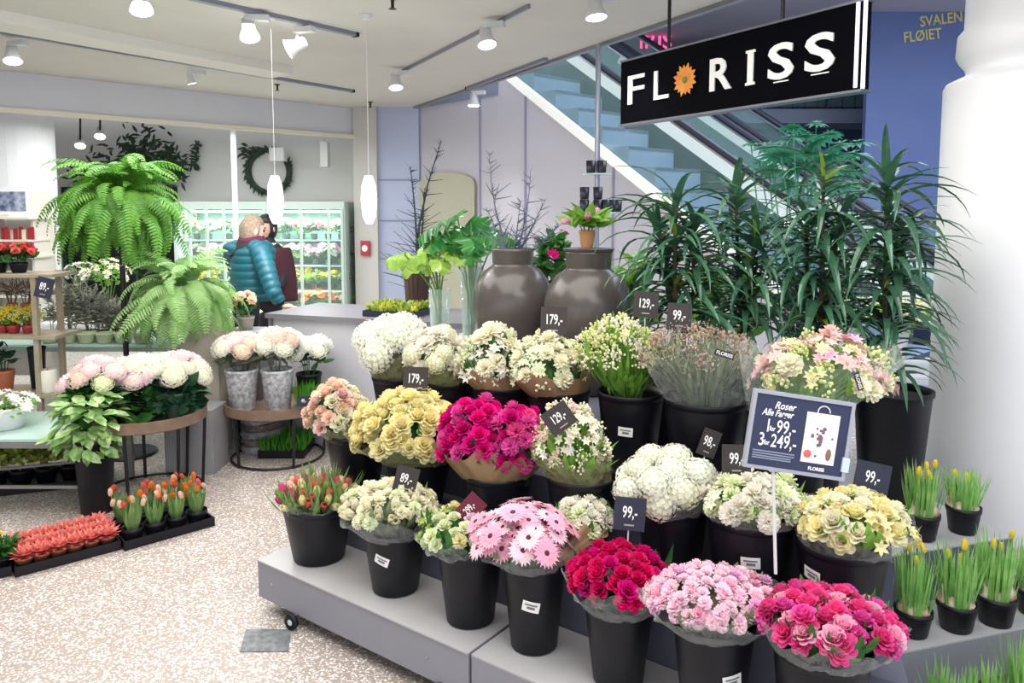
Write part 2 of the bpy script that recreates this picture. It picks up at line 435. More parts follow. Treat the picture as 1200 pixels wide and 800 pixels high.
for i in range(22): obj('post', MB().bar((1.6 + i * .2, 4.34, 0.0), (1.6 + i * .2, 4.34, 0.93), .02, .02, up=(0, 1, 0)), DARKMETAL, rl)
p = atY(768, 49, 12.4)
PINK = mat('pink_neon', 'ff4f8f', 0.4, emit=1.6)
tag(link('neon_sign', text_mesh('neon_sign', 'IRIS', 0.34, PINK, 0.015), loc=p, rot=(PI / 2, 0, 0)), 'pink neon letters above the upper escalator landing', 'sign')

# ------------------------------------------------------------------ hanging shop sign
SA = Vector((0.72, 5.14, 0)); SB = Vector((1.63, 3.64, 0)); SLEN = (SB - SA).length
srz = math.atan2(SB.y - SA.y, SB.x - SA.x)
sg = thing('hanging_sign', 'long black hanging sign reading FLORISS in white stamped letters', 'sign', (SA.x, SA.y, 2.18), srz)
SIGNB = mat('sign_black', '04040a', 0.5, spec=0.03)
obj('sign_board', MB().box((0, -0.005, 0), (SLEN, 0.05, 0.40)), SIGNB, sg)
fr = MB().box((-.005, -.02, -.012), (SLEN + .01, .06, 0.0)).box((-.005, -.012, .40), (SLEN + .01, .06, .412))
obj('frame', fr, mat('sign_frame_steel', '70727c', 0.35, metal=0.6), sg)
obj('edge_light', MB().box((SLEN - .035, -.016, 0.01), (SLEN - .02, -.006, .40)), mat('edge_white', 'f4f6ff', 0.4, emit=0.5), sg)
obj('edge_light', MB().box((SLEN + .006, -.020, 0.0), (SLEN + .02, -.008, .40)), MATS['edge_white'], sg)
for ch, t0, t1, z0, z1 in (('F', .045, .135, .12, .30), ('L', .187, .262, .12, .295), ('R', .455, .548, .11, .29), ('I', .612, .634, .11, .29), ('S', .69, .783, .11, .295), ('S', .82, .918, .115, .30)):
    me = text_mesh('letter', ch, 0.2, PRINT, 0.004, 0.0 if ch in 'FL' else 0.004, align='LEFT')
    xs = [v.co.x for v in me.vertices]; ys = [v.co.y for v in me.vertices]
    w0, w1, h0, h1 = min(xs), max(xs), min(ys), max(ys)
    X0, X1 = t0 * SLEN, t1 * SLEN
    for v in me.vertices:
        v.co.x = (v.co.x - w0) / (w1 - w0) * (X1 - X0); v.co.y = (v.co.y - h0) / (h1 - h0) * (z1 - z0)
    lt = link('letter', me, sg, loc=(X0, -0.009, z0), rot=(PI / 2, 0, 0))
    if ch == 'I':
        for zz in (z0 - .002, z1 - .012): obj('serif', MB().box((X0 - .012, -.014, zz), (X1 + .012, -.006, zz + .014)), PRINT, sg)
    if ch == 'S': obj('ink_stroke', MB().box((X0 + .04, -.012, z0 - .014), (X1 - .03, -.008, z0 - .008)), PRINT, sg)
fb = MB()
for k in range(16):
    a = 2 * PI * k / 16 + .1; L_ = .088 if k % 2 else .078
    fb.leaf((math.cos(a) * .012, 0, math.sin(a) * .012), (math.cos(a), 0, math.sin(a)), (0, -1, 0), L_, .034, -.06, .1)
obj('flower_emblem', fb, mat('sign_orange', 'f0a73c', 0.6, noise=.25, nscale=14, col2='e8803a'), sg, loc=(.345 * SLEN, -.014, .205))
obj('emblem_centre', MB().ball((0, 0, 0), .02, 10, 6, (1, .4, 1)), mat('sign_green', '6f8a3a', 0.7), sg, loc=(.345 * SLEN, -.018, .205))
for t_ in (0.235, 0.72):
    obj('hanger', MB().tube([(t_ * SLEN, .03, .41), (t_ * SLEN, .03, CEIL - 2.182)], .011, 8), DARKMETAL, sg)
# ------------------------------------------------------------------ spotlights and tracks
TRACKM = mat('track_grey', '8b8e9c', 0.4, metal=0.3)
LAMPW = mat('lamp_white', 'dcdcdc', 0.4)
LENS = mat('lamp_lens', 'f2f3ff', 0.3, emit=9.0)
def track(a, b, label, w=.05):
    p, q_ = atZ(*a, CEIL - .02), atZ(*b, CEIL - .02)
    c = (p + q_) / 2; t = thing('light_track', label, 'light track', (c.x, c.y, CEIL))
    obj('rail', MB().bar((p - c) + Vector((0, 0, -.005)), (q_ - c) + Vector((0, 0, -.005)), w, .05), TRACKM, t)
    e = (q_ - p).normalized()
    obj('end_cap', MB().bar((q_ - c) + Vector((0, 0, -.005)), (q_ - c) + e * .03 + Vector((0, 0, -.005)), w * 1.1, .055), BLACK, t)
track((170, -14), (415, 41), 'grey ceiling light track ending above the wall of ferns')
track((-30, 33), (412, 107), 'long grey ceiling light track in front of the soffit')
track((620, 8), (474, 83), 'thin ceiling light track running beside the sprinkler', .02)
track((640, 70), (548, 104), 'short light track at the open ceiling edge', .04)
_lamp = {}
def spot(px, py, drop, aim, label, r=.055, lit=60, tube=False):
    """the lens centre is seen at (px,py); the lamp hangs drop below the ceiling and points along aim"""
    c = atZ(px, py, CEIL - drop); aim = Vector(aim).normalized()
    t = thing('spotlight', label, 'spotlight', (c.x, c.y, CEIL), 0, 'ceiling spotlights')
    qn = ZQ(aim); o = Vector((0, 0, -drop))
    if 'h' not in _lamp:
        _lamp['h'] = MB().lathe([(.022, -.11), (.03, -.105), (.034, -.05), (.05, -.012), (.056, 0), (.05, 0.0), (.045, -.006)], 20).mesh('housing', LAMPW, True)
        _lamp['l'] = MB().lathe([(.0001, -.004), (.03, -.003), (.047, -.002)], 20).mesh('lens', LENS, True)
        _lamp['a'] = MB().box((-.012, -.012, 0), (.012, .012, .1)).mesh('arm', DARKMETAL)
        _lamp['d'] = MB().box((-.02, -.03, -.02), (.14, .03, .02)).mesh('driver_box', LAMPW)
    s = r / .055 * 1.35
    link('housing', _lamp['h'], t, loc=o, rot=qn, sc=s); link('lens', _lamp['l'], t, loc=o + aim * .002, rot=qn, sc=s)
    back = o - aim * (.06 * s)
    obj('arm', MB().tube([back, (back.x, back.y, -.05)], .011, 6), LAMPW, t)
    link('driver_box', _lamp['d'], t, loc=(back.x, back.y, -.055), rot=(0, 0, R.uniform(-.4, .4)))
    if lit:
        d = bpy.data.lights.new('spot_light', 'SPOT'); d.energy = lit; d.spot_size = 1.5; d.spot_blend = 0.9; d.shadow_soft_size = 0.09
        d.color = (1, .98, 1)
        l = bpy.data.objects.new('spot_light', d); COL.objects.link(l); l.parent = t; l.location = o + aim * .03
        l.rotation_mode = 'QUATERNION'; l.rotation_quaternion = Vector((0, 0, -1)).rotation_difference(aim)
spot(166, 14, .16, (.15, -.25, -1), 'lit white spotlight highest over the fern side', lit=45)
spot(15, 72, .2, (.2, -.3, -1), 'lit white spotlight on the long track above the card rack')
spot(293, 45, .2, (.2, -.3, -1), 'lit white spotlight second along the upper track')
spot(337, 58, .2, (-.9, -.35, -.5), 'lit spotlight turned sideways beside the upper track end', lit=40)
spot(225, 98, .16, (.2, .2, -1), 'small dim spotlight under the long track', r=.035, lit=40)
spot(464, 103, .2, (.1, -.3, -1), 'lit spotlight at the end of the thin track', lit=60)
spot(571, 53, .2, (.15, -.35, -1), 'lit spotlight midway on the thin track', lit=60)
spot(699, 21, .18, (.1, -.15, -1), 'lit spotlight nearest to the hanging sign', lit=60)
spot(555, 124, .2, (0, -.1, -1), 'lit spotlight under the open ceiling edge', lit=60)
for px, py, lb in ((94, 171, 'small lit spotlight left of the dark garland'), (117, 160, 'small lit spotlight under the soffit near the garland')):
    c = atY(px, py, 10.0); cz = c.z
    t = thing('spotlight', lb, 'spotlight', (c.x, c.y, 2.99), 0, 'inner shop spotlights')
    dn = Vector((.2, -.5, -.8)); qn = ZQ(dn); o = Vector((0, 0, cz - 2.99))
    link('housing', _lamp['h'], t, loc=o, rot=qn, sc=1.3); link('lens', _lamp['l'], t, loc=o + dn * .004, rot=qn, sc=1.3)
    obj('arm', MB().tube([o, (o.x, o.y + .05, 0)], .012, 6), DARKMETAL, t)
for px, py, lb in ((460, 5, 'small sprinkler head on the ceiling above the thin track'), (434, 123, 'dark sprinkler head near the soffit corner'), (325, 103, 'small sprinkler head beside the long track')):
    p = atZ(px, py, CEIL - .04)
    t = MB().lathe([(.03, .04), (.03, .032), (.012, .03), (.01, -.02), (.028, -.03), (.0001, -.032)], 12)
    tag(obj('sprinkler', t, DARKMETAL, loc=(p.x, p.y, CEIL - .04)), lb, 'sprinkler')
# loudspeakers / exit boxes hanging under the soffit of the inner shop
for (px, py, w_, h_, lb) in ((381, 181, .10, .34, 'white box speaker hanging beside the wall opening'), (326, 181, .20, .18, 'white projector box above the wreath')):
    c = atY(px, py, 10.7)
    t = thing('hanging_box', lb, 'speaker', (c.x, c.y, c.z))
    obj('case', MB().box((-w_/2, -.08, -h_/2), (w_/2, .08, h_/2)), LAMPW, t)
    obj('rod', MB().tube([(0, 0, h_/2), (0, 0, 2.995 - c.z)], .012, 6), LAMPW, t)
p = atY(276, 245, 9.6)
o = obj('support_pole', MB().tube([(0, 0, 0), (0, 0, CEIL - .003)], .035, 12), LAMPW, loc=(p.x, p.y, 0)); tag(o, 'slim white pole standing behind the ferns', 'pole')
# ------------------------------------------------------------------ blooms, each about 1 unit across, facing +Z
def petal_pts(mb, base, az, tilt, L, w, curl, cup, n=3):
    """a petal leaving base in azimuth az, tilt from the axis; curl bends it outwards"""
    d = Vector((math.cos(az), math.sin(az), 0)); s = Vector((-math.sin(az), math.cos(az), 0)); vs = []
    p = Vector(base) ; a = tilt
    for i in range(n + 1):
        t = i / n; wd = w * .5 * (math.sin(PI * (0.12 + 0.78 * t)) ** .6)
        o = d * math.cos(a) - Vector((0, 0, 1)) * math.sin(a)     # outward normal of the petal
        vs += [p - s * wd - o * (cup * wd), p, p + s * wd - o * (cup * wd)]
        a2 = a + curl * (t ** 1.5)
        p = p + (d * math.sin(a2) + Vector((0, 0, 1)) * math.cos(a2)) * (L / n)
    fs = []
    for i in range(n): k = i * 3; fs += [(k, k+1, k+4, k+3), (k+1, k+2, k+5, k+4)]
    mb.q(vs, fs)
def rose(seed=0):
    r = random.Random(seed); m = MB()
    for k, (n, tilt, L, w, curl, rad) in enumerate(((3, -.05, .46, .30, -.2, .03), (4, .08, .50, .36, .1, .06), (5, .22, .50, .42, .5, .09), (6, .45, .50, .46, .8, .11), (6, .85, .50, .48, .7, .12))):
        a0 = r.random() * 6
        for i in range(n):
            az = a0 + 2 * PI * i / n + r.uniform(-.15, .15)
            petal_pts(m, (math.cos(az) * rad, math.sin(az) * rad, -.12 - .03 * k), az, tilt + r.uniform(-.05, .08), L, w, curl, .35)
    return m
def ruffle(seed=0, n=46, w=.17, layers=5):
    """carnation or frilled head"""
    r = random.Random(seed); m = MB()
    for i in range(n):
        t = (i + .5) / n; ph = math.acos(1 - t * 1.15); az = i * 2.39996
        d = Vector((math.sin(ph) * math.cos(az), math.sin(ph) * math.sin(az), math.cos(ph)))
        petal_pts(m, d * .12, az, ph * .9 + r.uniform(-.2, .2), .36, w + r.uniform(0, .08), .5, r.uniform(-.8, .8), 2)
    return m
def floret_ball(seed=0, n=84, R_=.46, fs=.075, flat=.8):
    """hydrangea head of four-petalled florets"""
    r = random.Random(seed); m = MB(); m.k = 1; m.ball((0, 0, 0), R_ * .84, 10, 6, (1, 1, flat)); m.k = 0
    for i in range(n):
        t = (i + .5) / n; ph = math.acos(1 - t * 1.5); az = i * 2.39996
        d = Vector((math.sin(ph) * math.cos(az), math.sin(ph) * math.sin(az), math.cos(ph) * flat)); c = d * (R_ * r.uniform(.92, 1.08))
        q_ = ZQ(d, r.random() * 6)
        for k in range(4):
            a = k * PI / 2; e = q_ @ Vector((math.cos(a), math.sin(a), .12)); f = q_ @ Vector((-math.sin(a), math.cos(a), 0))
            m.q([c, c + e * fs * .6 - f * fs * .5, c + e * fs * 1.15, c + e * fs * .6 + f * fs * .5], [(0, 1, 2, 3)])
    return m
def gerbera(seed=0):
    r = random.Random(seed); m = MB()
    for lay, (n, L, z) in enumerate(((20, .5, 0), (20, .42, .02), (14, .25, .045))):
        for i in range(n):
            a = 2 * PI * (i + lay * .5) / n + r.uniform(-.05, .05); d = (math.cos(a), math.sin(a), r.uniform(0.02, .16))
            m.leaf((d[0] * .04, d[1] * .04, z), d, (0, 0, 1), L * r.uniform(.92, 1), .115 if lay < 2 else .07, .05, .12, 3, base=.2)
    m.k = 1; m.ball((0, 0, .045), .10, 10, 6, (1, 1, .45)); m.k = 0
    return m
def tulip(seed=0):
    r = random.Random(seed); m = MB()
    for i in range(6):
        az = i * PI / 3 + r.uniform(-.1, .1)
        petal_pts(m, (0, 0, -.3), az, .42 if i % 2 else .36, .85, .5, -.75, .45, 4)
    return m
def alstro(seed=0):
    r = random.Random(seed); m = MB()
    for j in range(4):
        c = Vector((r.uniform(-.28, .28), r.uniform(-.28, .28), r.uniform(-.05, .1))); q_ = ZQ(c + Vector((0, 0, .5)))
        for i in range(6):
            a = i * PI / 3; d = q_ @ Vector((math.cos(a), math.sin(a), .9))
            m.leaf(c, d, q_ @ Vector((0, 0, 1)) - d * .2, .30, .15, .35, .2, 3)
    return m
def waxbuds(seed=0, n=26):
    r = random.Random(seed); m = MB()
    for i in range(n):
        d = Vector((r.uniform(-1, 1), r.uniform(-1, 1), r.uniform(-.2, 1))).normalized() * r.uniform(.25, .5)
        m.ball(d, r.uniform(.045, .085), 5, 3, (1, 1, 1.3))
    return m
def heather(seed=0, n=34):
    r = random.Random(seed); m = MB()
    for i in range(n):
        a = r.random() * 6.28; t = r.random() ** .5 * .45; d = Vector((math.cos(a) * t, math.sin(a) * t, r.uniform(-.2, .5)))
        for k in range(2):
            e = Vector((r.uniform(-1, 1), r.uniform(-1, 1), r.uniform(0, 1))).normalized()
            m.leaf(d, e, (0, 0, 1), .10, .05, 0, .1, 1)
    return m
def mophead(seed=0): return floret_ball(seed, 70, .48, .085, .5)
SHAPES = {'mophead': (mophead, 3, 'hydrangea_bloom'), 'rose': (rose, 4, 'rose_bloom'), 'ruffle': (ruffle, 3, 'carnation_bloom'), 'hydrangea': (floret_ball, 3, 'hydrangea_bloom'), 'gerbera': (gerbera, 2, 'gerbera_bloom'),
          'tulip': (tulip, 2, 'tulip_bloom'), 'alstro': (alstro, 4, 'lily_bloom'), 'wax': (waxbuds, 4, 'bud_cluster'), 'heather': (heather, 4, 'flower_spray')}
PET = {k: petal(k, *v) for k, v in dict(
    cream=('f8f4dc', .07), ivory=('f4f0e4', .05), white=('fbfaf4', .04), greenwhite=('eef3d0', .10), yellow=('faf0b8', .10), paleyellow=('f8f0bc', .1), peach=('f9dcc6', .08),
    magenta=('e4148c', .18), orchid=('ea5cb0', .15), pink=('f8bdd2', .12), palepink=('fbdde8', .07), hotpink=('f0569c', .18), crimson=('dc1468', .18), coral=('ee7e72', .2),
    dusty=('c8ab98', .25), orange=('f08a3c', .2), red=('d8404a', .2), green=('a9c46a', .2), wax=('e8ecae', .15), salmon=('f7d6d0', .15), lilac=('f2c2e2', .1), daffodil=('f4dc4a', .1)).items()}
FLCORE = mat('floret_core', 'cdd2ae', .8)
DARKEYE = mat('gerbera_eye', '4a1f2c', 0.8)
_bl = {}
def bloom(kind, colour, i):
    fn, nv, nm = SHAPES[kind]; i %= nv
    k = (kind, colour, i)
    if k not in _bl:
        if ('mb', kind, i) not in _bl: _bl[('mb', kind, i)] = fn(i + 3)
        mats = [PET[colour], DARKEYE] if kind == 'gerbera' else ([PET[colour], FLCORE] if kind in ('hydrangea', 'mophead') else PET[colour])
        _bl[k] = _bl[('mb', kind, i)].mesh(nm, mats)
    return _bl[k]
GREENS = {'tulip': TULIPLEAF, 'mid': LEAF, 'light': LEAF_LIGHT, 'dark': LEAF_DARK, 'grey': LEAF_GREY}

# ------------------------------------------------------------------ bucket
def bucket(px, w, yrim, zbase, v=None, Y=None, h=None, ybase=None, label='', o=None, u=None, mat_=None, cat='bucket', group='black flower buckets on the stand', sticker=None):
    """px, w, yrim: centre, rim width and front rim of the bucket in the photograph; stands on zbase"""
    k = KX(px, yrim)
    if v is not None:   # row on the stand: (X-Ox)*.597+(Y-Oy)*.802 = v
        Y = (v + ORG.x * VV.x + ORG.y * VV.y) / (k * VV.x + VV.y)
    elif Y is None:
        p = atZ(px, ybase, zbase); Y = p.y + w / 2 * .8 * p.y / FPX
    # depth along the view axis is nearly Y
    r = w / 2 * SC_(yrim, Y)
    X = k * Y
    zr = atY(px, yrim, Y - r).z
    if h: zr = zbase + h
    H = max(.08, zr - zbase); rb = r * (.72 if H > .18 else .8)
    root = thing('flower_bucket' if cat == 'bucket' else 'plant_pot', label, cat, (X, Y, zbase + .0015), 0, group)
    t = .004
    prof = [(rb * .9, 0.0), (rb, .004), (r * .965, H - .028), (r * .97, H - .022), (r, H - .02), (r * 1.01, H - .004), (r, H), (r - t, H), (r * .955 - t, H - .03), (rb - t, .012), (0.0001, .012)]
    obj('body', MB().lathe(prof, 40), mat_ or BLACK, root, smooth=True)
    if sticker:
        sx, sy, rot = sticker
        sw = w * .155 * 2 * Y / FPX; p = atY(sx, sy, Y - r * .88); a = math.atan2(p.y - Y, p.x - X)
        rr = rb + (r * .965 - rb) * (p.z - zbase) / H + .0015
        ang = math.asin(max(-.9, min(.9, (p.x - X) / rr))); c = Vector((math.sin(ang) * rr, -math.cos(ang) * rr, p.z - zbase))
        sw = .056; sh = .036
        g = MB()
        for i in range(7):
            pass
        vs = []
        for i in range(5):
            for j in (-1, 1):
                xx = (i / 4 - .5) * sw; zz = j * sh / 2; X2 = xx * math.cos(rot) - zz * math.sin(rot); Z2 = xx * math.sin(rot) + zz * math.cos(rot)
                rz = rb + (r * .965 - rb) * (c.z + Z2 - .004) / (H - .032) + .0014; a2 = ang + X2 / rz
                vs.append((math.sin(a2) * rz, -math.cos(a2) * rz, c.z + Z2))
        g.q(vs, [(2*i, 2*i+2, 2*i+3, 2*i+1) for i in range(4)])
        s_ = obj('paper_sticker', g, PRINT, root); s_['label'] = 'small white printed sticker'
        g = MB(); vs = []
        for jj, (za, zb, xa, xb) in enumerate(((.004, .009, -.02, .02), (-.008, .000, -.012, .014))):
            vs = []
            for i in range(4):
                for zz in (za, zb):
                    xx = xa + (xb - xa) * i / 3; X2 = xx * math.cos(rot) - zz * math.sin(rot); Z2 = xx * math.sin(rot) + zz * math.cos(rot)
                    rz = rb + (r * .965 - rb) * (c.z + Z2 - .004) / (H - .032) + .0022; a2 = ang + X2 / rz
                    vs.append((math.sin(a2) * rz, -math.cos(a2) * rz, c.z + Z2))
            g.q(vs, [(2*i, 2*i+2, 2*i+3, 2*i+1) for i in range(3)])
        obj('print', g, mat('sticker_ink', '77777f', .8), s_)
    return dict(c=Vector((X, Y, zbase)), r=r, H=H, zr=zbase + H, Y=Y, root=root)

# ------------------------------------------------------------------ bouquet
def bouquet(b, box, blooms, size, label, cat='bouquet', n=None, wrap='cello', greens='mid', gdens=64, dY=0.0, thmax=1.55, flat=None, lift=.12, wrap_h=None,
            spread=1.0, gleaf=(.10, .028), seed=0, group=None, gtop=36, gup=.0, maxn=110, wr=1.06, skew=0, name='bouquet', fill=True, kneck=.80):
    """box: x0,y0,x1,y1 of the blooms in the photograph; blooms: [(kind, colour, weight)]; size: bloom width in px"""
    r = random.Random(seed + int(box[0]))
    Y = b['Y'] + dY; px = (box[0] + box[2]) / 2; s = SC_(box[3], Y)
    rx = (box[2] - box[0]) / 2 * s; phi = math.atan((box[3] - HORIZON) / FPX)
    yC = box[3] - rx * math.sin(phi) / s; C = atY(px, yC, Y)
    hh = (yC - box[1]) * s; rz = math.sqrt(max(hh * hh - (rx * math.sin(phi)) ** 2, (.35 * rx) ** 2)) / math.cos(phi)
    if flat: rz = flat * rx
    ry = rx * (.9 if rx < b['r'] * 1.6 else .75)
    base = b['c'] + Vector((0, 0, b['H'])); o0 = Vector((base.x, base.y, b['zr'] - .03))
    root = thing(name, label, cat, o0, 0, group)
    Cl = C - o0
    # blooms over the dome
    sz = size * s * 1.08; area = 2 * PI * rx * (rz + ry) / 2 * .9
    n = n or int(min(maxn * 1.25, area / (sz * sz * .42)))
    W = [w for *_, w in blooms]
    for i in range(n):
        t = (i + .5) / n; th = math.acos(1 - t * (1 - math.cos(thmax))); az = i * 2.39996 + r.uniform(-.2, .2)
        d = Vector((math.sin(th) * math.cos(az), math.sin(th) * math.sin(az), math.cos(th)))
        k = r.uniform(.90, 1.03) * (1 + lift * r.uniform(-1, 1) * .5)
        p = Cl + Vector((d.x * rx * k, d.y * ry * k, d.z * rz * k))
        nrm = Vector((d.x / rx, d.y / ry, d.z / rz)).normalized(); nrm = (nrm + Vector((0, 0, .35)) + Vector((r.uniform(-.2, .2), r.uniform(-.2, .2), 0))).normalized()
        kind, colour, _ = r.choices(blooms, W)[0]
        me = bloom(kind, colour, r.randrange(4))
        link(me.name, me, root, loc=p, rot=ZQ(nrm, r.random() * 6.28), sc=sz * r.uniform(.88, 1.15))
    # stems and leaves inside the wrap
    g = MB(); rb = b['r'] * kneck; short = gtop == 36
    nst = int(22 + 24 * gdens / 60)
    for i in range(nst):
        a = r.random() * 6.28; q_ = math.sqrt(r.random()) * .8
        p0 = Vector((math.cos(a) * rb * q_ * .5, math.sin(a) * rb * q_ * .5, -.02)); p1 = Cl + Vector((math.cos(a) * rx * q_, math.sin(a) * ry * q_, rz * (.55 - .5 * q_)))
        mid = (p0 + p1) / 2 + Vector((-(p1 - p0).x * .1, -(p1 - p0).y * .1, 0)); g.tube([p0, mid, p1], .0028, 4, False)
    for i in range(gdens):
        a = r.random() * 6.28; t = r.uniform(.25, 1.0); q_ = r.uniform(.55, .97)
        R0 = rb * .5 * (1 - t); c0 = Cl * t
        p = c0 + Vector((math.cos(a) * (R0 + rx * t * q_), math.sin(a) * (R0 + ry * t * q_), 0))
        d = Vector((math.cos(a) * .5, math.sin(a) * .5, r.uniform(.3, 1.1)))
        g.leaf(p - d * .03, d, Vector((math.cos(a), math.sin(a), .6)), gleaf[0] * r.uniform(.6, 1.2), gleaf[1] * r.uniform(.7, 1.3), r.uniform(-.1, .4), .2, 3)
    for i in range(gtop):
        a = r.random() * 6.28; q_ = math.sqrt(r.random()) * .95
        p = Cl + Vector((math.cos(a) * rx * q_, math.sin(a) * ry * q_, rz * math.sqrt(1 - q_ * q_) * .8 - gleaf[0] * .5))
        d = Vector((math.cos(a) * q_ * .6 + r.uniform(-.2, .2), math.sin(a) * q_ * .6 + r.uniform(-.2, .2), 1))
        if short: p.z += gleaf[0] * .1
        g.leaf(p, d, Vector((math.cos(a), math.sin(a), .3)), gleaf[0] * (.55 if short else 1) * r.uniform(.8, 1.4), gleaf[1] * r.uniform(.7, 1.2), r.uniform(-.1, .4), .2, 3)
    g.ball(Cl + Vector((0, 0, -.02 * 0)), 1, 14, 8, (rx * .60, ry * .60, rz * .58)) if fill else None
    stuff(obj('foliage', g, GREENS[greens], root))
    if wrap:
        m = MB(); N_ = 72; K = 7; vs = []; ztop = Cl.z + rz * (.15 if wrap_h is None else wrap_h); ph = [r.uniform(0, 6.28) for _ in range(4)]
        sh = 1.03 + .04
        for j in range(K + 1):
            t = j / K
            for i in range(N_):
                a = 2 * PI * i / N_
                ruf = 1 + (.02 + .06 * t * t) * (math.sin(9 * a + ph[0]) * .5 + math.sin(17 * a + ph[1]) * .35 + math.sin(31 * a + ph[2]) * .25)
                e = t ** .75
                x = rb + (rx * wr * sh - rb) * e; y = rb + (ry * wr * sh - rb) * e
                cx, cy = Cl.x * t, Cl.y * t
                z = .0 + (ztop) * t + t ** 4 * (.018 * math.sin(5 * a + ph[3]) + .010 * math.sin(13 * a + ph[1]))
                vs.append((cx + x * math.cos(a) * ruf, cy + y * math.sin(a) * ruf, z - .01 * (1 - t)))
        fs = [(j*N_+i, j*N_+(i+1)%N_, (j+1)*N_+(i+1)%N_, (j+1)*N_+i) for j in range(K) for i in range(N_)]
        m.q(vs, fs)
        mm = {'cello': CELLO, 'frost': CELLO_GREEN, 'kraft': KRAFT}[wrap]
        obj('wrapping' if wrap != 'kraft' else 'paper_wrap', m, mm, root, smooth=True)
    return dict(root=root, C=C, rx=rx, ry=ry, rz=rz, o0=o0)

# ------------------------------------------------------------------ the stepped rolling stand
ORG = Vector((-1.031, 3.003, 0)); UU = Vector((.8037, -.5951, 0)); VV = Vector((.5951, .8037, 0))
def UVp(u, v): p = ORG + UU * u + VV * v; return (p.x, p.y)
W1, W2, W3, W4 = .31, .63, 1.05, 1.80
Z1, Z2, Z3, Z4 = .21, .40, .58, .70
def inset_poly(poly, root): return [(x - root.x, y - root.y) for x, y in poly]
DECK = mat('deck_grey', 'bbb9ba', 0.45, noise=0.08, nscale=6)
PANELG = mat('panel_grey', '8f8f98', 0.5, noise=0.05, nscale=3)
def caster(root, p, rot):
    c = MB().box((-.012, -.018, .045), (.012, .018, .0545))
    k = obj('caster', c, STEEL, root, loc=p, rot=(0, 0, rot))
    ring = lambda ra, rb_, w, m_: MB().lathe([(ra, -w), (rb_, -w), (rb_, w), (ra, w), (ra, -w)], 24)
    obj('tyre', MB().lathe([(.014, -.009), (.027, -.010), (.033, 0), (.027, .010), (.014, .009)], 24), BLACK, k, loc=(0, -.01, .0335), rot=(PI / 2, 0, 0), smooth=True)
    obj('hub', MB().lathe([(.0001, -.010), (.012, -.009), (.012, .009), (.0001, .010)], 16), LAMPW, k, loc=(0, -.01, .0335), rot=(PI / 2, 0, 0))
def stand(polys, label, casters, bolts=()):
    base = Vector((polys[0][1][0][0], polys[0][1][0][1], 0))
    t = thing('display_stand', label, 'display stand', base, 0, 'grey rolling stands under the cut flowers')
    for nm, poly, z0, z1, m in polys:
        n = len(poly); q_ = inset_poly(poly, base)
        obj(nm, MB().prism(q_, z0, z1), m, t)
    for x, y, rt in casters: caster(t, Vector((x, y, 0)) - base, rt)
    for p, d in bolts:
        o = obj('bolt', MB().lathe([(.0001, .003), (.005, .003), (.006, 0)], 10), STEEL, t, loc=Vector(p) - base, rot=ZQ(d))
    return t
e = .004
def tiers(a, b, right=None):
    out = []
    def rect(v0, v1, ua=a, ub=b): return [UVp(ua, v0), UVp(ub, v0), UVp(ub, v1), UVp(ua, v1)]
    out.append(('lower_body', rect(0, W1 - e), .055, Z1 - .006, PANELG)); out.append(('lower_deck', rect(-.004, W1 - e), Z1 - .006, Z1, DECK))
    out.append(('middle_step', rect(W1, W2 - e), .055, Z2, GREYP)); out.append(('upper_step', rect(W2, W3 - e), .055, Z3, GREYP))
    return out
su = 1.110
cas = lambda u, v, r=0: (*UVp(u, v), r)
fd = (-VV.x, -VV.y, 0)
tA = tiers(0, su); tA.append(('vase_step', [UVp(0.05, W3), UVp(su, W3), UVp(su, W4), UVp(0.05, W4)], .055, Z4, GREYP))
stand(tA, 'left grey rolling stand with its caster showing, under the tulip bucket', [cas(.235, -.012, -.5), cas(.98, .0, .3), cas(.1, 1.5), cas(1.0, 1.5)],
      [(Vector(UVp(.09, -.001)).to_3d() + Vector((0, 0, .13)), fd), (Vector(UVp(.93, -.001)).to_3d() + Vector((0, 0, .13)), fd)])
RB, RM, RT = Vector((.98, 1.60)), Vector((1.165, 2.29)), Vector((.80, 3.56))
ub = su + .012
def cutpoly(v0, v1):
    # strip between v0 and v1, bounded at the right by RB-RM-RT
    def onseg(v):
        for A, B in ((RB, RM), (RM, RT)):
            va = (A.x - ORG.x) * VV.x + (A.y - ORG.y) * VV.y; vb = (B.x - ORG.x) * VV.x + (B.y - ORG.y) * VV.y
            if va - 1e-6 <= v <= vb + 1e-6: f = (v - va) / (vb - va); return tuple(A + (B - A) * f)
        return tuple(RT) if v > 1.5 else tuple(RB + (RM - RB) * ((v) / .7 - .05))
    out = [UVp(ub, v0), onseg(v0)]
    vm = (RM.x - ORG.x) * VV.x + (RM.y - ORG.y) * VV.y
    if v0 < vm < v1: out.append(tuple(RM))
    return out + [onseg(v1), UVp(ub, v1)]
RB = Vector(UVp(2.42, 0.0))
tB = [('lower_body', cutpoly(0, W1 - e), .055, Z1 - .006, PANELG), ('lower_deck', cutpoly(0, W1 - e), Z1 - .006, Z1, DECK),
      ('middle_step', cutpoly(W1, W2 - e), .055, Z2, GREYP), ('upper_step', cutpoly(W2, W3 - e), .055, Z3, GREYP),
      ('back_step', cutpoly(W3, 1.72), .055, Z2, GREYP)]
stand(tB, 'middle grey rolling stand under the rose and gerbera buckets', [cas(1.3, .06, .2), cas(2.2, .08, .1), cas(1.3, 1.5)])
U3 = Vector((.9579, .2872, 0)); V3 = Vector((-.2872, .9579, 0)); O3 = Vector((1.222, 2.337, 0))
def UV3(u, v): p = O3 + U3 * u + V3 * v; return (p.x, p.y)
def r3(u0, u1, v0, v1): return [UV3(u0, v0), UV3(u1, v0), UV3(u1, v1), UV3(u0, v1)]
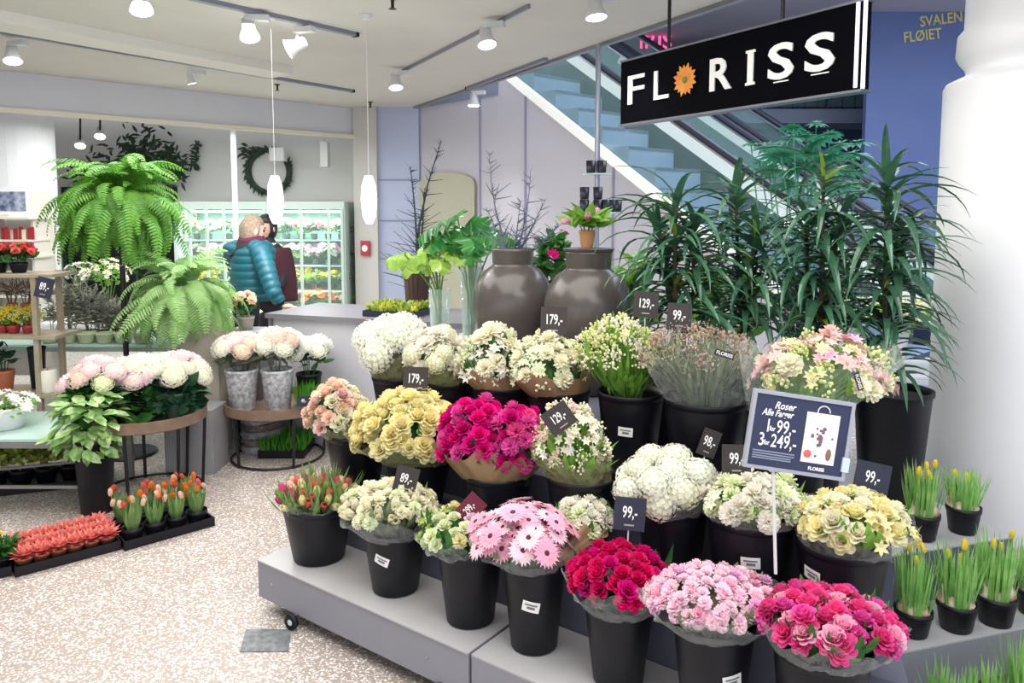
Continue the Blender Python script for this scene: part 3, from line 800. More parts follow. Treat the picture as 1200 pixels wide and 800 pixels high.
stand([('lower_body', r3(0, 1.15, 0, .236), .055, Z1 - .006, PANELG), ('lower_deck', r3(0, 1.15, 0, .236), Z1 - .006, Z1, DECK),
       ('middle_step', r3(0, .76, .24, 1.34), .055, Z2 - .006, GREYP), ('middle_deck', r3(0, .76, .24, 1.34), Z2 - .006, Z2, DECK)],
      'right grey rolling stand carrying the potted daffodils', [(*UV3(.08, .05), 0), (*UV3(1.05, .05), 0), (*UV3(.08, .85), 0)])

# ------------------------------------------------------------------ buckets (centre x, rim width, front rim y) and their flowers
V1, V2, V3r = .165, .47, .83
bk = 'black bucket on the lowest step holding the '
b1 = bucket(373, 82, 604, Z1, V1, label=bk + 'red and pink tulips')
b2 = bucket(463, 75, 632, Z1, V1, label=bk + 'cream tulips', sticker=(447, 658, -.35))
b3 = bucket(551, 78, 656, Z1, V1, label=bk + 'mixed spray roses')
b4 = bucket(626, 76, 667, Z1, V1, label=bk + 'pink gerberas', sticker=(622, 712, -.2))
b5 = bucket(725, 82, 722, Z1, V1, label=bk + 'crimson roses')
b6 = bucket(836, 96, 750, Z1, V1, label=bk + 'pale pink carnations', sticker=(859, 800, .15))
b7 = bucket(962, 112, 786, Z1, V1, label=bk + 'hot pink roses')
bm = 'black bucket on the middle step holding the '
c1 = bucket(418, 72, 516, Z2, V2, label=bm + 'peach roses')
c2 = bucket(490, 78, 544, Z2, V2, label=bm + 'yellow roses')
c3 = bucket(582, 84, 566, Z2, V2, label=bm + 'magenta roses')
c4 = bucket(682, 84, 570, Z2, V2, label=bm + 'small cream blossoms')
c5 = bucket(788, 84, 604, Z2, V2, label=bm + 'white hydrangeas')
c6 = bucket(880, 104, 622, Z2, V2, label=bm + 'greenish white flowers', sticker=(880, 661, .05))
c7 = bucket(986, 104, 656, Z2, V2, label=bm + 'pale yellow roses', sticker=(956, 686, -.1))
bt = 'black bucket on the top step holding the '
d1 = bucket(468, 64, 446, Z3, V3r, label=bt + 'round white hydrangea heads')
d2 = bucket(528, 70, 452, Z3, V3r, label=bt + 'ivory carnations')
d3 = bucket(592, 74, 458, Z3, V3r, label=bt + 'cream stocks behind the magenta roses')
d4 = bucket(655, 74, 464, Z3, V3r, label=bt + 'pale cream stocks under the urns')
d5 = bucket(739, 78, 467, Z3, V3r, label=bt + 'yellow green waxflowers', sticker=(733, 507, -.05))
d6 = bucket(827, 98, 478, Z3, V3r, label=bt + 'brownish pink sea lavender')
d7 = bucket(925, 96, 496, Z3, .80, label=bt + 'pink and yellow lilies')
print('ROWS', [(round(x['Y'], 2), round(x['r'], 3), round(x['H'], 2)) for x in (b1, b2, b3, b4, b5, b6, b7, c1, c2, c3, c4, c5, c6, c7, d1, d2, d3, d4, d5, d6, d7)])

bouquet(b1, (326, 560, 415, 600), [('tulip', 'coral', 2), ('tulip', 'hotpink', 1.5), ('tulip', 'paleyellow', 1.5), ('tulip', 'green', 1.5), ('tulip', 'peach', 1)], 15, 'loose red, pink and yellow tulips with pale green leaves, in the leftmost bucket', greens='tulip', fill=False, gdens=140, gtop=110, gleaf=(.10, .015), wrap='cello', n=56, wr=1.02)
bouquet(b2, (402, 566, 508, 618), [('ruffle', 'cream', 2), ('tulip', 'cream', 2), ('ruffle', 'greenwhite', 1)], 17, 'cream white tulips in clear film, beside the multicoloured tulips', greens='grey', gdens=70, wrap='cello')
bouquet(b3, (491, 596, 578, 648), [('rose', 'greenwhite', 2), ('rose', 'palepink', 1.3), ('ruffle', 'paleyellow', 1.5), ('alstro', 'green', 1)], 16, 'mixed bunch of yellow green and pale pink spray roses under the dark red price card', greens='mid', gdens=70, gtop=14, wrap='cello', gleaf=(.07, .03), n=36)
bouquet(b4, (558, 574, 664, 662), [('gerbera', 'palepink', 2), ('gerbera', 'pink', 1.6)], 29, 'pink and pale pink gerberas with dark centres', greens='grey', gdens=60, wrap='cello', thmax=1.35, n=70, lift=.6, flat=.82)
bouquet(b4, (652, 586, 716, 625), [('ruffle', 'ivory', 2), ('ruffle', 'greenwhite', 1)], 20, 'small cream gerbera bunch in brown paper, just behind the pink gerberas', wrap='kraft', gdens=16, dY=.10)
bouquet(b5, (668, 640, 784, 708), [('rose', 'crimson', 3), ('rose', 'magenta', 1)], 22, 'dense bunch of crimson roses in crinkled clear film', wrap='cello', greens='dark')
bouquet(b6, (760, 664, 914, 742), [('ruffle', 'palepink', 4), ('ruffle', 'pink', .5), ('ruffle', 'lilac', .4)], 17, 'broad dome of pale pink carnations at the front of the stand', wrap='cello', greens='grey', maxn=130)
bouquet(b7, (900, 694, 1046, 768), [('rose', 'hotpink', 3), ('rose', 'pink', .8), ('rose', 'orchid', .8)], 27, 'hot pink roses in clear film, nearest bucket by the daffodil pots', wrap='cello', greens='mid', gdens=60)
bouquet(c1, (362, 450, 430, 506), [('rose', 'peach', 3), ('rose', 'cream', 2), ('rose', 'salmon', .4)], 17, 'peach roses in cream paper at the left end of the middle step', wrap='frost', greens='mid')
bouquet(c2, (416, 460, 546, 540), [('rose', 'yellow', 3), ('rose', 'paleyellow', 2)], 22, 'large bunch of pale yellow roses under the 179 price card', wrap='frost', greens='mid', gdens=70, maxn=90)
bouquet(c3, (514, 470, 606, 542), [('rose', 'magenta', 3), ('rose', 'orchid', .6)], 19, 'deep magenta roses in brown paper, left half of the bucket', wrap='kraft', greens='dark', maxn=60, dY=.03)
bouquet(c3, (572, 478, 640, 552), [('ruffle', 'orchid', 2), ('rose', 'magenta', 1.5), ('ruffle', 'hotpink', 1)], 20, 'lighter magenta spray roses in brown paper, right half of the bucket', wrap='kraft', greens='dark', maxn=50, dY=-.04)
bouquet(c4, (628, 474, 708, 550), [('wax', 'cream', 2), ('alstro', 'cream', 2), ('wax', 'salmon', .7), ('alstro', 'ivory', 1)], 20, 'small cream blossoms in clear film behind the tilted 129 price card', wrap='frost', greens='light', maxn=150, fill=False, gdens=130)
bouquet(c5, (726, 532, 832, 598), [('hydrangea', 'white', 2), ('hydrangea', 'ivory', 1)], 36, 'white hydrangea heads in clear film on the middle step', wrap='cello', greens='light', n=17)
bouquet(c6, (828, 558, 944, 614), [('ruffle', 'greenwhite', 2), ('ruffle', 'ivory', 2), ('alstro', 'cream', 1)], 26, 'greenish white frilled flowers below the large offer board', wrap='cello', greens='light', maxn=70)
bouquet(c7, (940, 576, 1062, 642), [('rose', 'paleyellow', 3), ('rose', 'cream', 1), ('alstro', 'yellow', .8)], 27, 'pale yellow roses beside the white stick of the offer board', wrap='cello', greens='light', maxn=60)
bouquet(d1, (429, 376, 500, 424), [('hydrangea', 'white', 1)], 38, 'round white hydrangea heads at the left end of the top step', wrap='frost', greens='grey', n=9)
bouquet(d2, (480, 388, 548, 440), [('ruffle', 'ivory', 2), ('hydrangea', 'cream', 1)], 26, 'ivory carnations in olive film behind the 179 price card', wrap='frost', greens='light', maxn=50)
bouquet(d3, (540, 384, 612, 448), [('alstro', 'ivory', 2), ('ruffle', 'cream', 2), ('wax', 'greenwhite', .7)], 22, 'cream stocks in dark paper below the left urn', wrap='kraft', greens='mid', maxn=70)
bouquet(d4, (600, 394, 688, 452), [('ruffle', 'cream', 2), ('alstro', 'greenwhite', 2), ('wax', 'cream', 1)], 21, 'pale cream stocks in brown paper below the right urn', wrap='kraft', greens='mid', maxn=90)
bouquet(d5, (676, 376, 768, 432), [('wax', 'wax', 3), ('alstro', 'paleyellow', .8), ('wax', 'cream', 1)], 21, 'yellow green waxflowers on tall leafy stems', wrap=None, fill=False, greens='light', maxn=110, gdens=120, gleaf=(.09, .02), gtop=40)
bouquet(d6, (752, 386, 876, 432), [('heather', 'dusty', 3), ('heather', 'salmon', .6), ('wax', 'dusty', .6)], 22, 'wide bunch of brownish pink sea lavender in clear film', wrap='cello', greens='grey', fill=False, gdens=170, gleaf=(.13, .012), maxn=130, wr=1.05, wrap_h=.55)
bouquet(d7, (884, 394, 1040, 470), [('alstro', 'paleyellow', 2.2), ('alstro', 'salmon', 1.8), ('ruffle', 'salmon', .8), ('alstro', 'pink', .5), ('wax', 'wax', 1), ('ruffle', 'cream', .8)], 27, 'pink and yellow lilies in tall flaring clear film', wrap='cello', greens='light', maxn=170, fill=False, wr=1.10, wrap_h=.75, gdens=150)
# ------------------------------------------------------------------ plants, urns and cards on and behind the stand
URN = mat('urn_dark', '564f4c', 0.24, noise=0.2, nscale=5, spec=.55)
def urn(px, Y, w, ytop, label):
    X = (px - 600) / FPX * Y; r = w / 2 * Y / FPX; H = atY(px, ytop, Y).z - Z4
    pr = [(r*.52, 0), (r*.60, .01), (r*.80, H*.18), (r*.95, H*.38), (r, H*.55), (r*.97, H*.66), (r*.86, H*.76), (r*.70, H*.83), (r*.54, H*.865), (r*.50, H*.875), (r*.49, H*.885), (r*.50, H*.895), (r*.51, H*.98), (r*.53, H), (r*.46, H), (r*.45, H*.9), (r*.0001, H*.86)]
    t = thing('urn', label, 'vase', (X, Y, Z4 + .001), 0, 'large dark urns')
    obj('body', MB().lathe(pr, 64), URN, t, smooth=True)
    return t, X, Y, r, H
u1 = urn(601, 4.15, 96, 291, 'dark brown round urn beside the glass vases')
u2 = urn(690, 3.85, 107, 294, 'dark brown round urn with the flowering pot on its neck')

# long narrow leaves
def strap(L, w, bend, lift, n=7):
    m = MB(); vs = []
    for i in range(n + 1):
        t = i / n; wd = w * .5 * (min(1, t * 6 + .35)) * (1 - t ** 2.2) + .0006
        a = lift - bend * t
        if i == 0: p = Vector((0, 0, 0))
        else: p = p + Vector((math.cos(a), 0, math.sin(a))) * (L / n)
        nz = Vector((-math.sin(a), 0, math.cos(a)))
        vs += [p + Vector((0, -wd, 0)) + nz * wd * .35, p, p + Vector((0, wd, 0)) + nz * wd * .35]
    fs = []
    for i in range(n): k = i*3; fs += [(k, k+1, k+4, k+3), (k+1, k+2, k+5, k+4)]
    return m.q(vs, fs)
DRAC = mat('dracaena_green', '4d7c5e', 0.2, noise=0.3, nscale=12, var=.25, spec=.7, trans=.1)
DRACL = mat('dracaena_lime', '8fae3c', 0.4, var=.2, trans=.3)
CANE = mat('cane_bark', '5a4a38', 0.8, noise=.3, nscale=50)
_dl = [strap(.31 + .03 * (i % 3), .036 + .005 * (i % 2), 1.1 + .35 * (i % 3), .75 - .12 * (i % 4)).mesh('leaf', DRAC) for i in range(6)]
_dll = strap(.24, .024, 1.0, .9).mesh('leaf', DRACL)
def plain_pot(root, r, H, m=None, soil=True, rb=.74):
    m = m or BLACK
    obj('pot', MB().lathe([(r*rb*.92, 0), (r*rb, .004), (r*.95, H-.022), (r*.96, H-.02), (r, H-.018), (r, H), (r*.93, H), (r*.9, H-.03), (r*rb*.9, .012), (.0001, .012)], 32), m, root, smooth=True)
    if soil: obj('soil', MB().lathe([(.0001, H-.028), (r*.5, H-.025), (r*.9, H-.03)], 20), SOIL, root)
def dracaena(px, Y, zb, w, yrim, canes, label, seed, nleaf=110):
    r = random.Random(seed); X = KX(px, yrim) * Y; rr = w / 2 * SC_(yrim, Y); H = atY(px, yrim, Y - rr).z - zb
    t = thing('dracaena', label, 'potted plant', (X, Y, zb + .0015), 0, 'tall strap leaved plants behind the stand'); plain_pot(t, rr, H)
    for (tx, ty, zl) in canes:    # top of the cane in the photograph, height where leaves begin
        top = atY(tx, ty, Y + r.uniform(-.12, .12)) - Vector((X, Y, zb)); p0 = Vector((r.uniform(-.04, .04), r.uniform(-.04, .04), H - .03)); mid = (p0 + top) / 2 + Vector((r.uniform(-.03, .03), r.uniform(-.03, .03), 0))
        obj('stem', MB().tube([p0, mid, top], [.012, .010, .006], 7), CANE, t)
        n = nleaf // len(canes)
        for i in range(n):
            f = (i / n); f = f ** .8
            q_ = zl + (1 - zl) * f
            c = p0.lerp(mid, q_ * 2) if q_ < .5 else mid.lerp(top, q_ * 2 - 1)
            az = i * 2.39996 + r.uniform(-.3, .3); up = max(0, f - .75) * 2.6
            e = Euler((r.uniform(-.2, .2), -up * r.uniform(.7, 1) + r.uniform(-.25, .35), az))
            lime = r.random() < .05
            link('leaf', _dll if lime else r.choice(_dl), t, loc=c, rot=e, sc=r.uniform(.7, 1.12) * (1 - .25 * max(0, f - .7)))
    return t
dracaena(790, 3.40, Z2, 70, 420, [(792, 232, .22), (770, 262, .2), (812, 262, .15)], 'strap leaved plant behind the sea lavender, nearest the urns', 1, 195)
dracaena(872, 3.50, Z2, 66, 424, [(862, 222, .2), (888, 270, .2)], 'strap leaved plant between the two price cards and the lilies', 2, 170)
dracaena(958, 3.32, Z2, 74, 430, [(965, 200, .18), (945, 250, .15), (985, 258, .1)], 'tallest strap leaved plant behind the lilies', 3, 200)
dracaena(1046, 3.20, Z2, 88, 466, [(1040, 205, .12), (1062, 262, .1)], 'strap leaved plant in the black pot next to the white column', 4, 200)

# umbrella plant beyond
def umbrella_plant(px, Y, tops, label):
    X = (px - 600) / FPX * Y; r = random.Random(5)
    t = thing('umbrella_plant', label, 'potted plant', (X, Y, 0)); plain_pot(t, .17, .34)
    M_ = mat('teal_leaf', '4fae88', .5, noise=.25, nscale=12, trans=.3)
    um = MB()
    for i in range(13):
        a = i * 2 * PI / 13 + r.uniform(-.15, .15)
        um.leaf((0, 0, 0), (math.cos(a), math.sin(a), .12), (0, 0, 1), r.uniform(.09, .13), .035, .35, .2, 3)
    for i in range(7):
        a = i * 2 * PI / 7; um.leaf((0, 0, .008), (math.cos(a), math.sin(a), .5), (0, 0, 1), .06, .022, .2, .2, 2)
    me = um.mesh('leaf_whorl', M_)
    for tx, ty, sc in tops:
        p = atY(tx, ty, Y + r.uniform(-.2, .2)) - Vector((X, Y, 0)); b0 = Vector((r.uniform(-.08, .08), r.uniform(-.08, .08), .3))
        obj('stem', MB().tube([b0, b0.lerp(p, .5) + Vector((r.uniform(-.04, .04), 0, .05)), p], [.006, .005, .004], 5), mat('teal_stem', '3f8f70', .5), t)
        link('leaf_whorl', me, t, loc=p, rot=(r.uniform(-.3, .3), r.uniform(-.3, .3), r.random() * 6), sc=sc)
umbrella_plant(945, 4.35, [(930, 150, .7), (957, 145, .6), (900, 172, .9), (925, 163, 1), (958, 166, 1), (985, 170, .9), (915, 182, 1.2), (945, 180, 1.2), (975, 183, 1.2), (1000, 182, 1),
    (905, 200, 1.1), (935, 198, 1.2), (965, 202, 1.2), (992, 200, 1.1), (890, 190, .9), (1012, 196, .8), (925, 216, 1.1), (955, 220, 1.1), (985, 218, 1.1), (880, 168, .6), (945, 160, .8), (972, 158, .8), (1005, 168, .8)], 'teal umbrella leaved plant rising behind the strap leaved plants')

# ------------------------------------------------------------------ daffodils in small pots
BULB = mat('bulb_skin', 'b88c62', .7, noise=.4, nscale=30, col2='e0cfc0'); DLEAF = mat('daffodil_leaf', 'b4dc86', .5, noise=.2, nscale=20, trans=.45, col2='86c066')
def daffodil_mesh(seed, n=90, Hh=.2, R_=.07):
    r = random.Random(seed); m = MB()
    for i in range(n):
        a = r.random() * 6.28; q_ = math.sqrt(r.random()) * R_ * .75; p = Vector((math.cos(a) * q_, math.sin(a) * q_, 0))
        d = Vector((math.cos(a) * r.uniform(0, .34), math.sin(a) * r.uniform(0, .34), 1)); s = Vector((-math.sin(a), math.cos(a), 0))
        m.leaf(p, d, Vector((math.cos(a), math.sin(a), .1)), Hh * r.uniform(.7, 1.1), .010, r.uniform(-.05, .18), .2, 4, base=.35)
    return m
_df = [daffodil_mesh(i) for i in range(4)]; _dfm = [m.mesh('leaves', DLEAF) for m in _df]
_bud = MB().ball((0, 0, 0), .009, 6, 5, (1, 1, 2.2)).mesh('flower_bud', PET['daffodil'])
_bulb = MB().lathe([(.0001, 0), (.014, .004), (.019, .016), (.014, .03), (.006, .042), (.004, .05)], 10).mesh('bulb', BULB, True)
def daffodil(px, w, yrim, zb, ybase, label, seed, hs=1.0, buds=5, Y=None):
    r = random.Random(seed + 50)
    if Y is None: Y = atZ(px, ybase, zb).y + w / 2 * .8 * 2.5 / FPX
    X = KX(px, yrim) * Y; rr = w / 2 * SC_(yrim, Y); H = max(.05, atY(px, yrim, Y - rr).z - zb)
    t = thing('daffodil_pot', label, 'potted plant', (X, Y, zb + .0015), r.uniform(0, 6), 'small black pots of budding daffodils'); plain_pot(t, rr, H, rb=.78)
    for i in range(5):
        a = i * 1.256; link('bulb', _bulb, t, loc=(math.cos(a) * rr * .5, math.sin(a) * rr * .5, H - .022), rot=(r.uniform(-.3, .3), r.uniform(-.3, .3), 0), sc=rr / .062 * r.uniform(1.2, 1.5))
    s = rr / .062
    stuff(link('leaves', _dfm[seed % 4], t, loc=(0, 0, H - .01), rot=(0, 0, r.random() * 6), sc=(s, s, hs)))
    for i in range(buds):
        a = r.random() * 6.28; q_ = r.uniform(.01, .05); h = r.uniform(.12, .22) * hs
        obj('flower_stalk', MB().tube([(q_ * .4 * math.cos(a), q_ * .4 * math.sin(a), H - .02), (q_ * math.cos(a), q_ * math.sin(a), H + h)], .0022, 4, False), STEM, t)
        link('flower_bud', _bud, t, loc=(q_ * math.cos(a), q_ * math.sin(a), H + h), rot=(r.uniform(-.3, .3), r.uniform(-.3, .3), 0))
    return t
daffodil(1070, 42, 724, Z1, 751, 'small daffodil pot at the left end of the lower row, beside the hot pink roses', 0, 1.1, 7)
daffodil(1121, 44, 716, Z1, 745, 'small daffodil pot second from the left in the lower row', 1, 1.0, 4)
daffodil(1167, 44, 708, Z1, 738, 'small daffodil pot third from the left in the lower row, against the column', 2, 1.1, 3)
daffodil(1213, 42, 700, Z1, 726, 'small daffodil pot cut by the picture edge in the lower row', 3, 1.0, 2)
daffodil(1081, 38, 608, Z2, 636, 'small daffodil pot on the middle step by the offer board', 2, .95, 7)
daffodil(1129, 38, 600, Z2, 628, 'small daffodil pot on the middle step against the white column', 1, .75, 2)
tr = thing('plant_tray', 'black tray on the floor holding the nearest green shoots', 'tray', (1.50, 2.19, 0), .2872)
obj('body', MB().box((-.46, -.08, 0), (.46, .08, .01)).box((-.46, -.08, .01), (-.45, .08, .04)).box((.45, -.08, .01), (.46, .08, .04)).box((-.45, -.08, .01), (.45, -.07, .04)).box((-.45, .07, .01), (.45, .08, .04)), BLACK, tr)
for i, (px, hs) in enumerate(((1032, .8), (1068, .95), (1100, .8), (1135, 1.1), (1168, 1.0), (1200, .9))):
    f = (i - 2.5) * .145; Xc = 1.50 + math.cos(.2872) * f; Yc = 2.19 + math.sin(.2872) * f
    pxx = 600 + 900 * Xc / Yc
    daffodil(pxx, 46, 0, .010, 0, ('budding daffodil shoots %s at the lower right picture edge' % ('first from the left', 'second from the left', 'third from the left', 'fourth from the left', 'fifth from the left', 'sixth from the left')[i]), i, hs * 1.05, 1, Y=Yc) if False else None
    rr = .06; r = random.Random(i)
    t = thing('daffodil_pot', 'green shoots in the floor tray, %s from the left' % ('first', 'second', 'third', 'fourth', 'fifth', 'sixth')[i], 'potted plant', (Xc, Yc, .012), r.random() * 6, 'green shoots in the floor tray')
    plain_pot(t, rr, .09, rb=.78); stuff(link('leaves', _dfm[i % 4], t, loc=(0, 0, .08), sc=(1.05, 1.05, hs * 1.0)))
    for j in range(4): a = j * 1.57; link('bulb', _bulb, t, loc=(math.cos(a) * .03, math.sin(a) * .03, .068))

# ------------------------------------------------------------------ price cards
def card(px, py, w, text, rot, Y, label, h=None, stick=.14, m=None, tilt=-.15, sub=True, yaw=0.0, col=None):
    s = SC_(py, Y); W_ = w * s; Hh = (h or w * 1.05) * s; c = atY(px, py, Y)
    root = thing('price_card', label, 'price card', c); root.rotation_euler = (0, 0, yaw)
    Mx = Euler((tilt, rot, 0)).to_matrix().to_4x4()
    o = obj('card', MB().box((-W_/2, -.0015, -Hh/2), (W_/2, .0015, Hh/2)), m or CARD, root, rot=Euler((tilt, rot, 0)))
    me = text_mesh('print', text, Hh * .50, PRINT, 0, .0006, sx=.62)
    link('print', me, o, loc=(0, -.0025, Hh * .04), rot=(PI / 2, 0, 0))
    if sub:
        b = MB(); b.box((-W_*.16, -.0028, -Hh*.36), (W_*.16, -.0022, -Hh*.31)); obj('print_line', b, mat('faint_print', '9a948e', .7), o)
    if stick:
        d = Mx @ Vector((0, 0, -1)); st = Mx @ Vector((0, .003, -Hh * .40)); d = (d + Vector((0, 0, -1.2))).normalized()
        obj('stick', MB().tube([st, st + d * stick], .0022, 5), mat('clear_stick', 'cfd4d8', .3), root)
    return root
Yd = lambda b, k=1.0: b['Y'] - b['r'] * k
card(487, 445, 29, '179,-', .05, c2['Y'] + .02, 'brown 179 price card above the yellow roses', stick=.2)
card(649, 376, 31, '179,-', .03, d4['Y'] - .02, 'brown 179 price card in front of the urns', h=33, stick=.12)
card(757, 357, 29, '129,-', .08, d5['Y'] + .12, 'brown 129 price card beside the right urn', h=30, stick=.16)
card(796, 371, 28, '99,-', .06, d6['Y'] + .08, 'brown 99 price card above the sea lavender', h=32, stick=.16)
card(655, 490, 34, '129,-', -.62, c4['Y'] - .14, 'tilted brown 129 price card on the small cream blossoms', h=30, stick=.1)
card(476, 562, 27, '89,-', .25, b2['Y'] - .02, 'brown 89 price card behind the cream tulips', h=30, stick=.14)
card(551, 596, 34, '299,-', -.85, b3['Y'] - .02, 'dark red 299 price card left of the pink gerberas', h=24, stick=.16, m=mat('price_card_red', '6a1c36', .6), sub=False)
card(738, 602, 37, '99,-', .10, b5['Y'] + .06, 'navy 99 price card on a clear stick above the crimson roses', h=38, stick=.18, m=CARDN)
card(831, 519, 22, '98,-', .38, c5['Y'] + .16, 'narrow dark 98 price card leaning against the lavender bucket', h=32, stick=.1)
card(863, 539, 34, '99,-', .02, c6['Y'] + .06, 'brown 99 price card left of the large offer board', h=36, stick=.12)
card(1022, 561, 42, '99,-', .22, c7['Y'] + .12, 'dark 99 price card above the pale yellow roses', h=38, stick=.12, m=CARDN)

# ------------------------------------------------------------------ the framed offer board
Yb = c7['Y'] - .18; s = SC_(509, Yb); c = atY(936, 509, Yb)
ob = thing('offer_board', 'framed navy offer board on a white stick in front of the lilies', 'sign', c)
bw, bh = 112 * s, 84 * s; rot = Euler((-.08, .15, 0)); NAV = mat('board_navy', '2c3350', .5)
pn = obj('board', MB().box((-bw/2, -.003, -bh/2), (bw/2, .006, bh/2)), NAV, ob, rot=rot)
fr = MB(); t_ = .009
for a in ((-bw/2 - t_, -bh/2 - t_, bw/2 + t_, -bh/2), (-bw/2 - t_, bh/2, bw/2 + t_, bh/2 + t_), (-bw/2 - t_, -bh/2, -bw/2, bh/2), (bw/2, -bh/2, bw/2 + t_, bh/2)): fr.box((a[0], -.007, a[1]), (a[2], .009, a[3]))
obj('frame', fr, mat('frame_grey', 'a9abb5', .35, metal=.3), pn)
def bt_(txt, x, z, size, sx=.7, shear=0.0, al='LEFT', m=PRINT):
    link('print', text_mesh('print', txt, size, m, 0, .0005, align=al, sx=sx, shear=shear), pn, loc=(x, -.0045, z), rot=(PI / 2, 0, 0))
bt_('Roser', -bw*.30, bh*.36, .026, .85, .3); bt_('Alle Farger', -bw*.42, bh*.25, .024, .75, .3)
bt_('1', -bw*.37, bh*.06, .048); bt_('for', -bw*.32, bh*.03, .018); bt_('99,-', -bw*.25, bh*.06, .048)
bt_('3', -bw*.42, -bh*.14, .048); bt_('for', -bw*.36, -bh*.17, .018); bt_('249,-', -bw*.29, -bh*.14, .048)
bt_('FLORISS', bw*.14, -bh*.44, .012, 1.0)
g = MB()
for k, z in enumerate((-.30, -.335, -.37, -.40)): g.box((-bw*.46, -.0045, bh*z), (-bw*(.02 if k < 2 else .05), -.0035, bh*(z+.016)))
obj('print_line', g, mat('board_small_print', '9298ac', .7), pn)
obj('picture', MB().box((bw*.05, -.0045, -bh*.36), (bw*.40, -.0032, bh*.34)), PRINT, pn)
g = MB()
for i in range(12): a = i * PI / 11; g.bar((bw*.22 + .016*math.cos(a), -.0052, bh*.36 + .016*math.sin(a)), (bw*.22 + .016*math.cos(a + .29), -.0052, bh*.36 + .016*math.sin(a + .29)), .003, .001, up=(0, 1, 0))
obj('picture_ring', g, LAMPW, pn)
g = MB(); rr_ = random.Random(9)
for i in range(26): g.ball((bw*.22 + rr_.gauss(0, .009), -.005, bh*.02 + rr_.gauss(0, .022)), rr_.uniform(.003, .006), 6, 3, (1, .12, 1))
obj('picture_bouquet', g, mat('picture_mauve', '75606c', .8), pn)
g = MB().ball((bw*.11, -.005, -bh*.24), .011, 8, 4, (1, .1, 1)); obj('picture_flower', g, PET['coral'], pn)
g = MB().ball((bw*.33, -.005, -bh*.22), .011, 8, 4, (.7, .1, 1.5)); obj('picture_flower', g, mat('picture_brown', '8a6a50', .8), pn)
top = Vector((-.052, .004, -bh/2 - .0)); top.rotate(rot); low = atY(909, 672, Yb) - c
obj('stick', MB().tube([top, low], .0045, 8), LAMPW, ob)
obj('clamp', MB().box((-.01, -.006, -.012), (.01, .008, .012)), LAMPW, ob, loc=top)
obj('clip', MB().box((bw/2 - .004, -.010, -bh*.42), (bw/2 + .014, .011, -bh*.22)), mat('clear_clip', 'cdd9e6', .2), pn)
# printed stickers on the film
for (px, py, rt, Y, w, lb) in ((849, 415, -.3, d6['Y'] - .225, 24, 'black and white name sticker on the lavender film'), (1006, 447, -1.25, d7['Y'] - .20, 22, 'upright name sticker on the lily film')):
    c = atY(px, py, Y); s = Y / FPX
    o = thing('name_sticker', lb, 'sticker', c)
    k = obj('label_paper', MB().box((-w*s/2, -.0006, -w*s*.16), (w*s/2, .0006, w*s*.16)), CARD, o, rot=(0, -rt, 0))
    link('print', text_mesh('print', 'FLORISS', w * s * .24, PRINT, 0, .0003), k, loc=(0, -.001, 0), rot=(PI / 2, 0, 0))
# ------------------------------------------------------------------ generic potted plant read off the photograph
def leafball(m, c, rx, ry, rz, n, L, w, r, up=.4, bend=.2, lo=-.3):
    for i in range(n):
        d = Vector((r.uniform(-1, 1), r.uniform(-1, 1), r.uniform(lo, 1)));
        if d.length < .05: continue
        d.normalize(); k = r.uniform(.45, 1.0)
        p = Vector(c) + Vector((d.x * rx * k, d.y * ry * k, d.z * rz * k)); e = (Vector((d.x, d.y, d.z * .5 + up)) + Vector((r.uniform(-.5, .5), r.uniform(-.5, .5), r.uniform(-.3, .3)))).normalized()
        m.leaf(p - e * L * .5, e, (d + Vector((0, 0, .8))).normalized(), L * r.uniform(.7, 1.2), w * r.uniform(.7, 1.2), bend, .2, 3)
def potted(box, Y, pot, zb, label, leaf=(.07, .035, 'mid', 120), blooms=None, size=16, nb=20, group=None, cat='potted plant', name='potted_plant', potmat=None, seed=0, lo=-.3, stick=None, btop=.95, up=.4, flatb=1.0):
    """box: foliage outline in the photograph, pot: centre x, width, rim y"""
    r = random.Random(seed + int(box[0] * 3 + box[1])); s = SC_(box[3], Y)
    px, pw, py = pot; X = KX(px, py) * Y; rr = pw / 2 * s; H = max(.05, atY(px, py, Y - rr).z - zb)
    t = thing(name, label, cat, (X, Y, zb + .0012), 0, group); plain_pot(t, rr, H, potmat or TERRA)
    C = atY((box[0] + box[2]) / 2, (box[1] + box[3]) / 2, Y) - Vector((X, Y, zb)); rx = (box[2] - box[0]) / 2 * s; rz = (box[3] - box[1]) / 2 * s; ry = min(rx, .22)
    g = MB(); L, w, mk, n = leaf
    leafball(g, C, rx, ry, rz, n, L, w, r, lo=lo, up=up)
    for i in range(7):
        a = r.random() * 6.28; g.tube([(math.cos(a) * rr * .3, math.sin(a) * rr * .3, H - .03), C + Vector((math.cos(a) * rx * .5, math.sin(a) * ry * .5, 0))], .003, 4, False)
    stuff(obj('foliage', g, GREENS.get(mk) or MATS[mk], t))
    if blooms:
        W = [b[2] for b in blooms]
        for i in range(nb):
            f = (i + .5) / nb; th = math.acos(1 - f * btop); az = i * 2.39996 + r.uniform(-.2, .2)
            d = Vector((math.sin(th) * math.cos(az), math.sin(th) * math.sin(az), math.cos(th) * flatb))
            kind, colour, _ = r.choices(blooms, W)[0]; me = bloom(kind, colour, r.randrange(4))
            link(me.name, me, t, loc=C + Vector((d.x * rx, d.y * ry, d.z * rz)) * r.uniform(.92, 1.05), rot=ZQ(d + Vector((0, 0, .3)), r.random() * 6), sc=size * s * r.uniform(.85, 1.15))
    return t
def table_leg(t, a, b, w, m): obj('leg', MB().bar(a, b, w, w, up=(0, 1, 0)), m, t)
GT = mat('glass_top', 'bcd9cf', 0.12, spec=.7, alpha=1.0)
WOODR = mat('wood_ring', '8a7260', .6, noise=.25, nscale=14)
LEGM = mat('leg_metal', '8b8886', .4, metal=.4)

